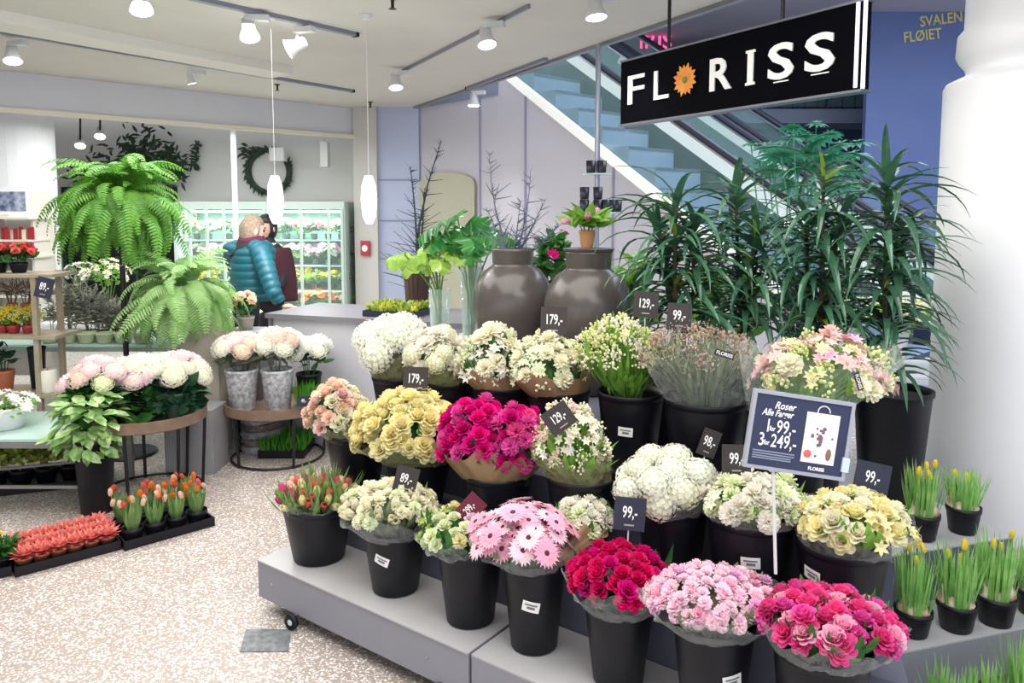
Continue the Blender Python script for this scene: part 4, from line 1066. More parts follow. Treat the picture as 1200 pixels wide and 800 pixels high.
# ---- glass table at the front left
z = .41
ta = thing('glass_table', 'low glass topped table with grey metal legs at the left picture edge', 'table', (-2.95, 4.25, 0))
pA = [atZ(92, 514, z), atZ(60, 480, z)]
def rect_table(t, x0, x1, y0, y1, z, top, legm, lw=.028, shelf=None, brace=True):
    o = t.location
    obj('table_top', MB().box((x0 - o.x, y0 - o.y, z - .015), (x1 - o.x, y1 - o.y, z)), top, t)
    f = MB()
    for a, b_ in (((x0, y0), (x1, y0)), ((x1, y0), (x1, y1)), ((x1, y1), (x0, y1)), ((x0, y1), (x0, y0))):
        f.bar((a[0] - o.x, a[1] - o.y, z - .032), (b_[0] - o.x, b_[1] - o.y, z - .032), .022, .028)
    obj('top_frame', f, legm, t)
    for x in (x0 + .03, x1 - .03):
        for y in (y0 + .03, y1 - .03): table_leg(t, (x - o.x, y - o.y, 0), (x - o.x, y - o.y, z - .04), lw, legm)
    if brace:
        zz = .14; f = MB()
        for y in (y0 + .03, y1 - .03): f.bar((x0 + .03 - o.x, y - o.y, zz), (x1 - .03 - o.x, y - o.y, zz), .016, .016)
        f.bar((x0 + .03 - o.x, y0 + .03 - o.y, zz), (x1 - .03 - o.x, y1 - .03 - o.y, zz), .014, .014)
        obj('cross_brace', f, legm, t)
rect_table(ta, -3.75, -2.27, 3.98, 4.55, z, GT, LEGM)
# ---- etagere at the left edge: upright posts with three shelves
X0, X1, Ys = -3.65, -2.76, 4.72
et = thing('plant_shelf', 'tall wooden plant shelf at the left picture edge holding small pots', 'shelf', (-3.2, Ys, 0))
WSH = mat('shelf_wood', 'a99c86', .7, noise=.2, nscale=10)
for zz, nm in ((.50, 'shelf_board'), (.86, 'shelf_board'), (1.235, 'shelf_board')):
    obj(nm, MB().box((X0 + 3.2, -.13, zz - .02), (X1 + 3.2, .16, zz)), WSH, et)
for x in (X0 + 3.2, X1 + 3.2 - .14, ):
    for y in (-.12, .13): obj('post', MB().box((x, y, 0), (x + .03, y + .03, 1.24)), WSH, et)
# ---- back table with the terracotta pots
tb = thing('glass_table', 'glass topped table carrying the row of grey plants and pale pots', 'table', (-3.0, 5.35, 0))
rect_table(tb, -4.1, -1.86, 5.10, 5.75, .72, GT, mat('leg_green', '8da39a', .4, metal=.2), brace=False)
# ---- round tray table with hydrangeas
def round_table(px, Y, w, z, label, leg=DARKMETAL, n=8, square=False):
    X = KX(px, 490) * Y; r = w / 2 * SC_(490, Y)
    t = thing('round_table', label, 'table', (X, Y, 0))
    obj('tray', MB().lathe([(.0001, z - .045), (r * .98, z - .045), (r, z - .04), (r, z + .02), (r * .975, z + .02), (r * .97, z - .03), (.0001, z - .032)], 48), WOODR, t)
    for i in range(n):
        a = 2 * PI * i / n + .3; p = Vector((math.cos(a) * r * .96, math.sin(a) * r * .96, 0))
        obj('leg', MB().bar(p * .92, p + Vector((0, 0, z - .04)), .014, .014, up=(0, 1, 0)), leg, t)
    ring = [(math.cos(k * PI / 12) * r * .885, math.sin(k * PI / 12) * r * .885, .012) for k in range(25)]
    obj('foot_ring', MB().tube(ring, .008, 5, False), leg, t)
    return X, Y
rx1, ry1 = round_table(172, 4.30, 132, .47, 'round tray table crowded with pink and white hydrangeas', n=7)
rx2, ry2 = round_table(325, 4.95, 118, .37, 'round tray table with silver wrapped hydrangea pots', n=5)
# concrete plinth and slim bin behind the round table
p = atZ(218, 572, 0)
o = obj('plinth', MB().box((-.15, -.12, 0), (.15, .12, .40)), mat('concrete_grey', '9b9a9d', .8, noise=.15, nscale=6), loc=(-1.98, 4.72, 0)); tag(o, 'grey concrete plinth standing behind the round hydrangea table', 'plinth')
o = obj('plinth', MB().box((-.12, -.10, 0), (.12, .10, .92)), mat('beige_board', 'b9b2a6', .8, noise=.05, nscale=4), loc=(-2.02, 5.0, 0)); tag(o, 'tall beige board plinth under the light green fern', 'plinth')

# ---- hydrangeas on the round table
HY = [('mophead', 'palepink', 2), ('mophead', 'ivory', 1), ('mophead', 'salmon', 1)]
gH = 'hydrangea pots on the round tray table'
potted((80, 422, 156, 512), 4.15, (124, 44, 478), .442, 'hydrangea with salmon pink heads at the left of the round table', leaf=(.09, .06, 'mid', 240), blooms=[('mophead', 'salmon', 1), ('mophead', 'palepink', 1.5), ('mophead', 'greenwhite', .5)], size=27, nb=13, lo=-.9, group=gH, btop=.55, potmat=BLACK)
potted((126, 420, 200, 506), 4.28, (165, 44, 470), .442, 'hydrangea with pale pink heads in the middle of the round table', leaf=(.09, .06, 'mid', 240), blooms=HY, size=28, nb=14, lo=-.9, group=gH, btop=.55, potmat=BLACK)
potted((172, 418, 244, 490), 4.30, (209, 40, 462), .442, 'white hydrangea in a dark green pot at the right of the round table', leaf=(.09, .06, 'dark', 220), blooms=[('mophead', 'palepink', 1.5), ('mophead', 'ivory', 2)], size=28, nb=14, lo=-.8, group=gH, btop=.55, potmat=mat('pot_dark_green', '3f5a50', .5))
potted((58, 446, 150, 545), 4.02, (110, 46, 520), .0, 'trailing light green ivy spilling in front of the round table', leaf=(.085, .06, 'ivy_leaf', 260) if mat('ivy_leaf', '6fae54', .4, noise=.45, nscale=24, trans=.3, col2='cfe3a6') else None, lo=-1, potmat=BLACK, up=-.2)
# ---- silver wrapped pots on the second round table
FOIL = mat('silver_wrap', 'f2f3f6', .4, noise=.45, nscale=40, bump=.6, col2='a8acb6')
gS = 'silver wrapped hydrangea pots'
for (px, bx, lb, bl_) in ((283, (250, 394, 312, 440), 'silver wrapped pink hydrangea nearest the beige plinth', [('mophead', 'palepink', 1), ('mophead', 'salmon', .6), ('mophead', 'white', .6)]),
                     (325, (296, 390, 356, 438), 'silver wrapped white and pink hydrangea in the middle of the small table', [('mophead', 'salmon', 1), ('mophead', 'white', 1)])):
    potted(bx, 4.85, (px, 38, 436), .342, lb, leaf=(.07, .04, 'grey', 110), blooms=bl_, size=26, nb=12, group=gS, potmat=FOIL, btop=.6)
potted((336, 398, 388, 440), 4.98, (362, 30, 440), .342, 'white hydrangea in a dark pot behind the box of green sprouts', leaf=(.07, .04, 'mid', 90), blooms=[('mophead', 'white', 1)], size=25, nb=8, group=gS, potmat=BLACK, btop=.6)
def sprouts(x0, x1, y0, y1, Y, zb, label, dY=.22, n=420, hL=.1, m='sprout_green', trayh=.05, trm=None):
    s = Y / FPX; a = atY(x0, y1, Y).x; b_ = atY(x1, y1, Y).x; r = random.Random(x0); c = (a + b_) / 2; w = (b_ - a) / 2
    mat('sprout_green', '66b83a', .5, noise=.3, nscale=20, trans=.4)
    t = thing('sprout_tray', label, 'plant tray', (c, Y, zb + .001))
    tb_ = MB().box((-w, 0, 0), (w, dY, .006)).box((-w, 0, .006), (w, .006, trayh)).box((-w, dY - .006, .006), (w, dY, trayh)).box((-w, .006, .006), (-w + .006, dY - .006, trayh)).box((w - .006, .006, .006), (w, dY - .006, trayh))
    obj('tray', tb_, trm or BLACK, t)
    obj('soil', MB().box((-w + .007, .007, .006), (w - .007, dY - .007, trayh - .01)), SOIL, t)
    g = MB()
    for i in range(n):
        g.leaf((r.uniform(-w * .97, w * .97), r.uniform(.01, dY - .01), trayh - .02), (r.uniform(-.3, .3), r.uniform(-.3, .3), 1), (r.uniform(-1, 1), r.uniform(-1, 1), .1), hL * r.uniform(.6, 1.1), .010, r.uniform(-.2, .3), .1, 2)
    stuff(obj('sprouts', g, MATS[m], t)); return t
sprouts(345, 396, 428, 462, 4.78, .342, 'box of bright green sprouts on the small round table', .16, 380, .16, trayh=.05, trm=mat('tray_mauve', '6a6076', .6))
sprouts(302, 356, 500, 538, 4.9, .0, 'black tray of green sprouts on the floor under the small round table', .3, 520, .13)
card(356, 470, 16, '49,-', 0, 4.66, 'small price card in front of the box of green sprouts', stick=.0, h=12, m=CARDN, sub=False)
# stack of bark and silver wreaths beside the plinth
for i in range(6):
    r = random.Random(i); ring = []
    for k in range(19): a = k * PI / 9; ring.append((math.cos(a) * .115, math.sin(a) * .115, r.uniform(-.004, .004)))
    m = MB().tube(ring, .026, 6, False)
    for k in range(40): a = r.random() * 6.28; m.leaf((math.cos(a) * .115, math.sin(a) * .115, r.uniform(-.015, .015)), (math.cos(a + r.uniform(.5, 2.2)), math.sin(a + r.uniform(.5, 2.2)), r.uniform(-.3, .3)), (math.cos(a), math.sin(a), 1), .06, .02, .1, .1, 2)
    o = obj('wreath', m, mat('wreath_bark', '8d8580', .8, noise=.4, nscale=40) if i % 2 else mat('wreath_silver', 'b7bbc4', .5, noise=.4, nscale=40), loc=(-1.70, 5.10, .026 + i * .050))
    tag(o, 'grey twig wreath beside the plinth, %s in the stack' % ('lowest', 'second from the floor', 'third from the floor', 'third from the top', 'second from the top', 'topmost')[i], 'wreath', 'stacked twig wreaths under the small table')
# ---- things on the front glass table and the shelf
potted((-24, 462, 42, 494), 4.2, (6, 50, 482), .41, 'white planter with white flowers on the front glass table', leaf=(.05, .02, 'light', 120), blooms=[('alstro', 'white', 1)], size=20, nb=14, potmat=WHITE, btop=.8)
o = obj('glass_bottle', MB().lathe([(.035, 0), (.04, .01), (.04, .09), (.018, .13), (.016, .16), (.02, .165)], 20), mat('dark_glass', '1e2230', .15), loc=(-2.56, 4.32, .4115), smooth=True); tag(o, 'dark bottle vase on the front glass table', 'vase')
gP = 'small pots on the wooden shelf'
def zpot(px, w, y0, zb, label, m, Y=Ys, cat='pot', name='plant_pot'):
    X = (px - 600) / FPX * Y; r = w / 2 * Y / FPX; t = thing(name, label, cat, (X, Y, zb + .001)); H = atY(px, y0, Y - r).z - zb
    plain_pot(t, r, H, m); return t
zpot(36, 20, 408, .50, 'tall black pot behind the white candle', BLACK, Y=Ys + .06)
cn = thing('candle', 'thick white candle on the wooden shelf', 'candle', (-2.86, Ys - .06, .501)); obj('wax', MB().lathe([(.05, 0), (.052, .01), (.052, .135), (.046, .142), (.0001, .135)], 24), mat('candle_wax', 'f5f0e2', .5, trans=.2), cn, smooth=True)
obj('wick', MB().tube([(0, 0, .134), (.001, 0, .15)], .0015, 4), BLACK, cn)
potted((-14, 402, 20, 442), Ys, (4, 24, 436), .50, 'small terracotta pot with green herbs on the lower shelf', leaf=(.05, .03, 'dark', 90))
for i, (px, lb) in enumerate(((2, 'yellow flowered red pot cut by the left picture edge'), (16, 'red pot of yellow green flowers on the middle shelf'), (34, 'right red pot of yellow green flowers on the middle shelf'))):
    potted((px - 12, 362, px + 14, 384), Ys, (px, 15, 382), .86, lb, leaf=(.035, .018, 'light', 80), blooms=[('wax', 'daffodil', 1), ('wax', 'wax', 1)], size=11, nb=14, potmat=mat('pot_red', 'a8323a', .5), group='red pots of yellow flowers')
for px, lb in ((-2, 'grey pot of red cyclamen at the left picture edge'), (22, 'black pot of red and pink cyclamen on the top shelf')):
    potted((px - 20, 288, px + 20, 312), Ys, (px, 20, 308), 1.235, lb, leaf=(.05, .035, 'mid', 90), blooms=[('ruffle', 'coral', 1), ('ruffle', 'red', 1)], size=10, nb=14, potmat=BLACK, btop=.6)
for px, c_, lb in ((14, 'dusty', 'brown dried flowers in film on the middle shelf, at the left'), (31, 'dusty', 'brown dried flowers in film beside the 89 price card')):
    potted((px - 14, 325, px + 14, 355), Ys + .10, (px, 12, 356), .86, lb, leaf=(.06, .008, 'dried_stem', 90) if mat('dried_stem', '8a6a52', .8, noise=.4, nscale=30, trans=.2) else 0, blooms=[('heather', 'dusty', 1)], size=12, nb=8, potmat=TERRA)
card(52, 337, 20, '89,-', .22, Ys - .2, 'dark 89 price card tilted in front of the grey plants', stick=.1, h=24, m=CARDN)
# ---- grey foliage row and pots on the back glass table
gG = 'row of pots on the back glass table'
mat('grey_foliage', '9c9c8c', .8, noise=.35, nscale=30, trans=.2, col2='6f7466')
PALEG = mat('pot_pale_green', 'b9c4a0', .6, noise=.1, nscale=10)
row = [(64, (48, 325, 90, 385), 'grey leaved plant at the left of the back table row'), (84, (66, 318, 112, 385), 'tall grey leaved plant second in the back table row'), (106, (84, 330, 130, 388), 'bushy grey plant third in the back table row'),
       (128, (104, 345, 150, 390), 'grey heather in the middle of the back table row'), (148, (126, 352, 166, 392), 'pale grey heather at the right end of the back table row')]
for i, (px, bx, lb) in enumerate(row):
    potted(bx, 5.32, (px, 21, 388), .72, lb, leaf=(.06, .014, 'grey_foliage', 260), potmat=PALEG if i % 2 == 0 else TERRA, group=gG, lo=-.9)
for i, px in enumerate((48, 70, 92, 114, 136, 158)):
    o = zpot(px + 4, 21, 391, .72, 'pale green pot on the back glass table, %s from the left in front' % ('first', 'second', 'third', 'fourth', 'fifth', 'sixth')[i], PALEG, Y=5.17); o['group'] = 'pale green pots on the back glass table'
# ---- white flowers and dark greenery behind
potted((78, 308, 112, 340), 6.0, (95, 20, 345), .75, 'pot of white flowers below the large fern', leaf=(.06, .03, 'mid', 80), blooms=[('alstro', 'ivory', 1)], size=13, nb=12, potmat=BLACK)
potted((108, 305, 148, 345), 6.0, (128, 20, 350), .75, 'pot of cream lilies below the large fern', leaf=(.06, .03, 'light', 80), blooms=[('alstro', 'cream', 1)], size=14, nb=14, potmat=BLACK)
tw = thing('wall_table', 'white table behind the back row of pots', 'table', (-3.1, 6.1, 0)); rect_table(tw, -4.3, -2.2, 5.85, 6.35, .75, WHITE, WHITE, brace=False)
# ---- ferns
def frond(L, n, w, lift, bend, seed):
    r = random.Random(seed); m = MB(); pts = []; p = Vector((0, 0, 0)); N_ = 14
    for i in range(N_ + 1):
        t = i / N_; a = lift - bend * t; pts.append((p.copy(), a)); p = p + Vector((math.cos(a), 0, math.sin(a))) * (L / N_)
    m.tube([q_[0] for q_ in pts], [.0025 * (1 - i / (N_ + 2)) for i in range(N_ + 1)], 3, False)
    for i in range(n):
        t = .12 + .88 * i / n; k = min(N_ - 1, int(t * N_)); f = t * N_ - k; c = pts[k][0].lerp(pts[k+1][0], f); a = pts[k][1]
        d = Vector((math.cos(a), 0, math.sin(a))); nz = Vector((-math.sin(a), 0, math.cos(a)))
        wl = w * math.sin(PI * min(1, .25 + .72 * t)) ** .8
        for sgn in (-1, 1): m.leaf(c, d * .45 + Vector((0, sgn, 0)) - nz * .15, nz, wl * r.uniform(.85, 1.1), L / n * .62, .15, .1, 2, base=.3)
    return m
FERN = mat('fern_green', '7cb644', .5, noise=.3, nscale=9, var=.25, trans=.4, col2='5d9a38'); FERN2 = mat('fern_light', 'c0dc9c', .5, noise=.3, nscale=9, var=.15, trans=.45, col2='98c878')
def fern(px, py, Y, label, n, L, w, m, seed, pot, zb, up=1.0, group=None, potm=None, bend=1.9):
    r = random.Random(seed); c = atY(px, py, Y)
    t = thing('fern', label, 'fern', (c.x, Y, zb + .001), 0, group)
    rr = pot / 2 * Y / FPX; H = c.z - zb; plain_pot(t, rr, min(H, .22), potm or PALEG) if H < .4 else None
    if H >= .4:
        st = MB().tube([(0, 0, 0), (0, 0, H - .2)], .018, 8).lathe([(.16, 0), (.17, .01), (.16, .02), (.0001, .022)], 20); obj('stand', st, DARKMETAL, t)
        obj('pot', MB().lathe([(rr * .7, H - .2), (rr, H - .02), (rr, H), (rr * .92, H - .01), (.0001, H - .03)], 24), BLACK, t)
    meshes = [frond(L * (1 + .12 * (i % 3 - 1)), 24, w, [1.3, .9, .45, 0, -.5][i % 5], bend * [1, 1, .8, .7, .5][i % 5] + .2 * (i % 4), i + seed).mesh('frond', m) for i in range(10)]
    for i in range(n):
        az = i * 2.39996 + r.uniform(-.2, .2); f = i / n
        me = meshes[(i * 7) % 10]
        link('frond', me, t, loc=(math.cos(az) * rr * .3, math.sin(az) * rr * .3, (H if H < .4 else H) - .03 + r.uniform(0, .03)), rot=(r.uniform(-.5, .5), -(r.uniform(-.25, .35) if i % 5 else r.uniform(.25, .6)) * up, az), sc=r.uniform(.72, 1.12))
    return t
fern(140, 236, 5.0, 'large bright green fern bushing out high on a thin dark stand', 296, .50, .066, FERN, 3, 60, 0.0, bend=2.45)
fern(214, 342, 4.98, 'lighter green fern spilling over the tall beige plinth', 240, .44, .070, FERN2, 8, 46, .921, bend=2.3, potm=mat('pot_grey', 'b2aca4', .6, noise=.1, nscale=10))
potted((182, 283, 226, 304), 5.3, (205, 14, 300), 1.34, 'small white flowering pot just above the lighter fern', leaf=(.05, .02, 'light', 30), blooms=[('ruffle', 'white', 1)], size=14, nb=10, potmat=WHITE) if False else None
potted((272, 345, 300, 372), 5.25, (288, 20, 372), .80, 'small pot of peach flowers in front of the person', leaf=(.05, .03, 'mid', 70), blooms=[('ruffle', 'peach', 1)], size=13, nb=8, potmat=mat('pot_grey2', '9a948c', .6), btop=.7)
o = obj('plinth', MB().box((-.12, -.12, 0), (.12, .12, .80)), MATS['concrete_grey'], loc=((288 - 600) / FPX * 5.25, 5.25, 0)); tag(o, 'slim grey plinth under the pot of peach flowers', 'plinth')
# ---- floor trays: red rosettes, orange tulips, mixed pots under the table
def floor_tray(pts, w, label, zt=.045):
    a, b_ = atZ(*pts[0], 0), atZ(*pts[1], 0); c = (a + b_) / 2; L = (b_ - a).length; rz = math.atan2(b_.y - a.y, b_.x - a.x)
    t = thing('plant_tray', label, 'tray', (c.x, c.y, 0.001), rz); h = L / 2
    m = MB().box((-h, 0, 0), (h, w, .006)).box((-h, 0, .006), (h, .008, zt)).box((-h, w - .008, .006), (h, w, zt)).box((-h, .008, .006), (-h + .008, w - .008, zt)).box((h - .008, .008, .006), (h, w - .008, zt))
    obj('body', m, BLACK, t); return c, rz, h, w
def at_tray(tr_, u, v): c, rz, h, w = tr_; return (c.x + math.cos(rz) * u - math.sin(rz) * v, c.y + math.sin(rz) * u + math.cos(rz) * v, .008)
tA_ = floor_tray(((18, 677), (142, 644)), .30, 'black floor tray holding the rows of red rosette plants')
RED = mat('rosette_red', 'd8575a', .55, noise=.3, nscale=40, col2='f0a090', trans=.2)
m = MB(); r = random.Random(2)
for k, (n, tl, L) in enumerate(((5, .35, .05), (7, .75, .06), (9, 1.1, .066), (9, 1.45, .06))):
    for i in range(n): az = 2 * PI * i / n + k * .4; d = Vector((math.cos(az) * math.sin(tl), math.sin(az) * math.sin(tl), math.cos(tl))); m.leaf((0, 0, 0), d, Vector((-math.cos(az) * math.cos(tl), -math.sin(az) * math.cos(tl), math.sin(tl))) , L, .026, -.1, .3, 2, base=.2)
rosette = m.mesh('rosette', RED)
potp = MB().lathe([(.026, 0), (.036, .05), (.038, .05), (.038, .058), (.033, .058), (.03, .048), (.0001, .045)], 18).mesh('pot', TERRA, True)
nn = 0; N_ = 6
first = None
for j in (2, 1, 0):
    for i in range(N_):
        u = (-1 + (2 * i + 1) / N_) * (tA_[2] - .01); v = .055 + j * .092
        lb = 'red rosette plant, %s row, %s from the left in its tray' % (('front', 'middle', 'rear')[j], ('first', 'second', 'third', 'fourth', 'fifth', 'sixth')[i])
        if first is None:
            first = thing('rosette_plant', lb, 'potted plant', at_tray(tA_, u, v), 0, 'red rosette plants in the floor tray'); link('pot', potp, first); link('rosette', rosette, first, loc=(0, 0, .055), sc=1.15)
        else: copy_thing(first, at_tray(tA_, u, v), R.random() * 6, lb)
tB_ = floor_tray(((146, 646), (252, 616)), .30, 'black floor tray holding the orange tulips')
k = 0
for j in (1, 0):
    for i in range(4):
        u = (-1 + (2 * i + 1) / 4) * (tB_[2] - .01); v = .075 + j * .15; p = at_tray(tB_, u, v); r = random.Random(i + 7 * j)
        t = thing('tulip_pot', 'orange tulips in a small dark pot, %s row, %s from the left' % (('front', 'rear')[j], ('first', 'second', 'third', 'fourth')[i]), 'potted plant', p, 0, 'orange tulip pots in the floor tray'); plain_pot(t, .052, .075, BLACK)
        g = MB()
        for q_ in range(26): a = r.random() * 6.28; g.leaf((math.cos(a) * .02, math.sin(a) * .02, .06), (math.cos(a) * .35, math.sin(a) * .35, 1), (math.cos(a), math.sin(a), .2), r.uniform(.09, .16), .024, .15, .3, 3)
        stuff(obj('foliage', g, LEAF_GREY if False else mat('tulip_leaf', '7fa05e', .5, noise=.2, nscale=20, trans=.3), t))
        for q_ in range(6):
            a = r.random() * 6.28; e_ = Vector((math.cos(a) * .05, math.sin(a) * .05, r.uniform(.16, .23))); me = bloom('tulip', r.choice(('orange', 'coral', 'orange', 'peach')), q_)
            obj('flower_stalk', MB().tube([(0, 0, .06), e_], .0025, 4, False), STEM, t); link(me.name, me, t, loc=e_, rot=(r.uniform(-.5, .5), r.uniform(-.5, .5), 0), sc=.046)
tC_ = floor_tray(((-60, 690), (14, 675)), .25, 'black floor tray cut by the left picture edge')
for i, u in enumerate((-.08, .06)):
    p = at_tray(tC_, u + .02, .1); t = thing('primrose_pot', ('yellow primrose pot cut by the left picture edge', 'yellow primrose pot beside the red rosettes')[i], 'potted plant', p); plain_pot(t, .05, .06, BLACK); r = random.Random(i)
    g = MB(); leafball(g, (0, 0, .09), .07, .07, .05, 60, .06, .035, r); stuff(obj('foliage', g, LEAF, t))
    for q_ in range(8): a = r.random() * 6.28; me = bloom('alstro', 'daffodil', q_); link(me.name, me, t, loc=(math.cos(a) * .035, math.sin(a) * .035, .15), rot=(0, 0, a), sc=.045)
tD_ = floor_tray(((-30, 585), (122, 568)), .34, 'black tray of yellow green shrubs on the floor under the glass table')
for i in range(5):
    u = (-1 + (2 * i + 1) / 5) * tD_[2]; p = at_tray(tD_, u, .17); r = random.Random(i + 30)
    t = thing('shrub_pot', 'yellow green variegated shrub under the glass table, %s from the left' % ('first', 'second', 'third', 'fourth', 'fifth')[i], 'potted plant', p, 0, 'variegated shrubs under the glass table'); plain_pot(t, .065, .09, BLACK)
    g = MB(); leafball(g, (0, 0, .17), .10, .10, .10, 170, .05, .028, r); stuff(obj('foliage', g, mat('variegated_leaf', '6f9c3c', .5, noise=.4, nscale=18, col2='d9d46a', trans=.3) if i < 4 else LEAF, t))
# ---- card rack far left
cr = thing('card_rack', 'white card rack with slanted side and a framed picture on top', 'rack', atZ(10, 460, 0)); o_ = cr.location
Yc = 5.9; s = Yc / FPX; cr.location = (-3.95, Yc, 0)
def RX(px, py, dY=0): v = atY(px, py, Yc + dY); return Vector((v.x + 3.95, dY, v.z))
RW = mat('rack_cream', 'd4cfc6', .6); NTH = ('first', 'second', 'third', 'fourth', 'fifth', 'sixth', 'seventh', 'eighth', 'ninth', 'tenth')
for x in (-30, 54):
    q0, q1 = RX(x, 340), RX(x - (18 if x > 0 else -18), 222)
    obj('side_panel', MB().q([(q0.x, -.18, 0), (q0.x, .2, 0), (q1.x, .2, q1.z), (q1.x, -.02, q1.z), (q0.x + .02, -.18, 0), (q0.x + .02, .2, 0), (q1.x + .02, .2, q1.z), (q1.x + .02, -.02, q1.z)], [(0,3,2,1), (4,5,6,7), (0,1,5,4), (1,2,6,5), (2,3,7,6), (3,0,4,7)]), RW, cr)
for y in (255, 281, 300, 320, 345):
    q0, q1 = RX(-26, y), RX(50 if y > 290 else 46, y); obj('shelf_board', MB().box((q0.x, -.14, q0.z - .01), (q1.x, .15, q0.z + .005)), RW, cr)
obj('back_panel', MB().box((RX(-26, 255).x, .17, .3), (RX(46, 255).x, .19, 1.55)), RW, cr)
q0, q1 = RX(-12, 252), RX(38, 220)
fp = obj('picture_frame', MB().box((q0.x, -.06, q0.z + .008), (q1.x, -.04, q1.z)), mat('frame_white', 'e6e6e8', .4), cr)
obj('picture', MB().box((q0.x + .03, -.063, q0.z + .03), (q1.x - .02, -.0605, q1.z - .03)), mat('picture_print', 'a8b4c8', .4, noise=.7, nscale=16, col2='3c4668'), cr)
for y, c_ in ((278, 'red'), (298, 'hotpink')):
    for i in range(9):
        q_ = RX(4 + i * 5, y); hh = .075 + .01 * (i % 3)
        o = obj('gift_card', MB().box((-.014, -.004, 0), (.014, .004, hh)), PET[c_] if i % 3 else PET['cream'], loc=(-3.95 + q_.x, Yc - .06 + .02 * (i % 2), q_.z + .024 if y == 278 else q_.z + .012))
        zt = RX(0, 281 if y == 278 else 300).z + .0055; o.location.z = zt
        tag(o, 'small red or cream gift card, %s from the left on the %s rack shelf' % (NTH[i], 'upper' if y == 278 else 'lower'), 'card', 'gift cards on the %s rack shelf' % ('upper' if y == 278 else 'lower'))
# ---- dark shop shelving and doorway far behind the fern
struct('door_2', MB().box((-6.45, 11.05, 0), (-4.85, 11.199, 1.95)), mat('doorway_dark', '1a1f1c', .8))
for i, (px, py, w, h) in enumerate(((60, 245, 40, 40), (75, 290, 46, 50), (160, 310, 50, 50), (45, 300, 30, 60))):
    Y = 10.2; s = Y / FPX; r = random.Random(i); c = atY(px, py, Y)
    t = thing('indoor_tree', 'dark leafy plant by the doorway, %s' % ('highest behind the card rack', 'lower right of the card rack', 'below the large fern', 'lowest beside the card rack')[i], 'potted plant', (c.x, Y, 0), 0, 'dark leafy plants by the doorway'); plain_pot(t, .16, .3)
    g = MB(); leafball(g, (0, 0, c.z), w / 2 * s, .25, h / 2 * s, 160, .14, .05, r); g.tube([(0, 0, .28), (0, 0, c.z)], .02, 5); stuff(obj('foliage', g, LEAF_DARK, t))
# ------------------------------------------------------------------ inner shop: wreath, garland, cooler, counter, person
def spray_garland(p0, p1, sag, n, L, label, dens=1.0, wdt=.16):
    r = random.Random(int(p0.x * 10)); c = (p0 + p1) / 2; m = MB(); br = []
    for i in range(9): t = i / 8; br.append(p0.lerp(p1, t) - c + Vector((0, 0, -sag * math.sin(PI * t))))
    m.tube(br, .012, 5)
    for i in range(n):
        t = r.random(); k = min(7, int(t * 8)); p = br[k].lerp(br[k + 1], t * 8 - k) + Vector((r.gauss(0, wdt * .4), r.uniform(-.1, .0), r.gauss(0, wdt * (.5 + math.sin(PI * t)))))
        m.leaf(p, (r.uniform(-1, 1), r.uniform(-.8, 0), r.uniform(-.8, .6)), (0, -1, .4), L * r.uniform(.7, 1.2), L * .36, .2, .2, 2)
    return tag(obj('garland', m, mat('garland_leaf', '2f4a34', .6, noise=.4, nscale=12, trans=.1), loc=c), label, 'garland')
spray_garland(atY(86, 216, 10.95), atY(215, 192, 10.95), -.1, 420, .11, 'dark leafy garland hanging on the back wall above the large fern', wdt=.15)
spray_garland(atY(150, 172, 10.95), atY(212, 205, 10.95), -.05, 200, .12, 'dark leafy spray at the right end of the wall garland', wdt=.14)
for a_, b_, lb in (((233, 165), (228, 196), 'thin dark leaf spray right of the garland'), ((283, 178), (302, 176), 'small dark twig spray left of the wall wreath')):
    spray_garland(atY(*a_, 11.17), atY(*b_, 11.17), 0, 34, .1, lb, wdt=.03)
c = atY(315, 201, 11.15); r = random.Random(4); rw = 24 * 11.15 / FPX
wm = MB(); wm.tube([(math.cos(k * PI / 12) * rw, 0, math.sin(k * PI / 12) * rw) for k in range(25)], .045, 6, False)
for i in range(170): a = r.random() * 6.28; wm.leaf((math.cos(a) * rw, r.uniform(-.06, .0), math.sin(a) * rw), (math.cos(a + 1.2 + r.uniform(-.8, .8)), r.uniform(-.5, 0), math.sin(a + 1.2 + r.uniform(-.8, .8))), (0, -1, 0), .10, .03, .1, .1, 2)
tag(obj('wreath', wm, mat('wreath_dark', '36453a', .7, noise=.3, nscale=20), loc=c), 'dark green wreath hanging on the back wall', 'wreath')

# cooler with glass doors
YC = 10.35; cs = YC / FPX
CX = lambda px: (px - 600) * cs
zt_, zb_ = atY(300, 245, YC).z, atY(300, 366, YC).z
MINT = mat('mint_frame', 'c6d8cf', .4)
ck = thing('flower_cooler', 'mint framed glass flower cooler along the back wall', 'cooler', (CX(305), YC, 0))
ox = CX(305)
xs = (CX(204) - ox, CX(312) - ox, CX(404) - ox)
obj('base', MB().box((xs[0], 0, 0), (xs[2], .7, zb_)), MINT, ck)
obj('top', MB().box((xs[0], 0, zt_), (xs[2], .7, zt_ + .10)), MINT, ck)
obj('back_wall', MB().box((xs[0], .66, zb_), (xs[2], .70, zt_)), mat('cooler_back', '6f9488', .6, noise=.2, nscale=3), ck)
for x in (xs[0], xs[1] - .04, xs[2] - .05): obj('jamb', MB().box((x, 0, zb_), (x + .06, .65, zt_)), MINT, ck)
for i, px in enumerate((205, 222, 242, 262, 310, 352, 384, 400)):
    x = CX(px) - ox; obj('door_stile', MB().box((x, -.03, zb_), (x + .035, -.005, zt_)), MINT, ck)
obj('door_pane', MB().box((xs[0] + .04, -.018, zb_ + .01), (xs[1], -.012, zt_ - .01)), GLASS, ck); obj('door_pane', MB().box((xs[1], -.018, zb_ + .01), (xs[2] - .05, -.012, zt_ - .01)), GLASS, ck)
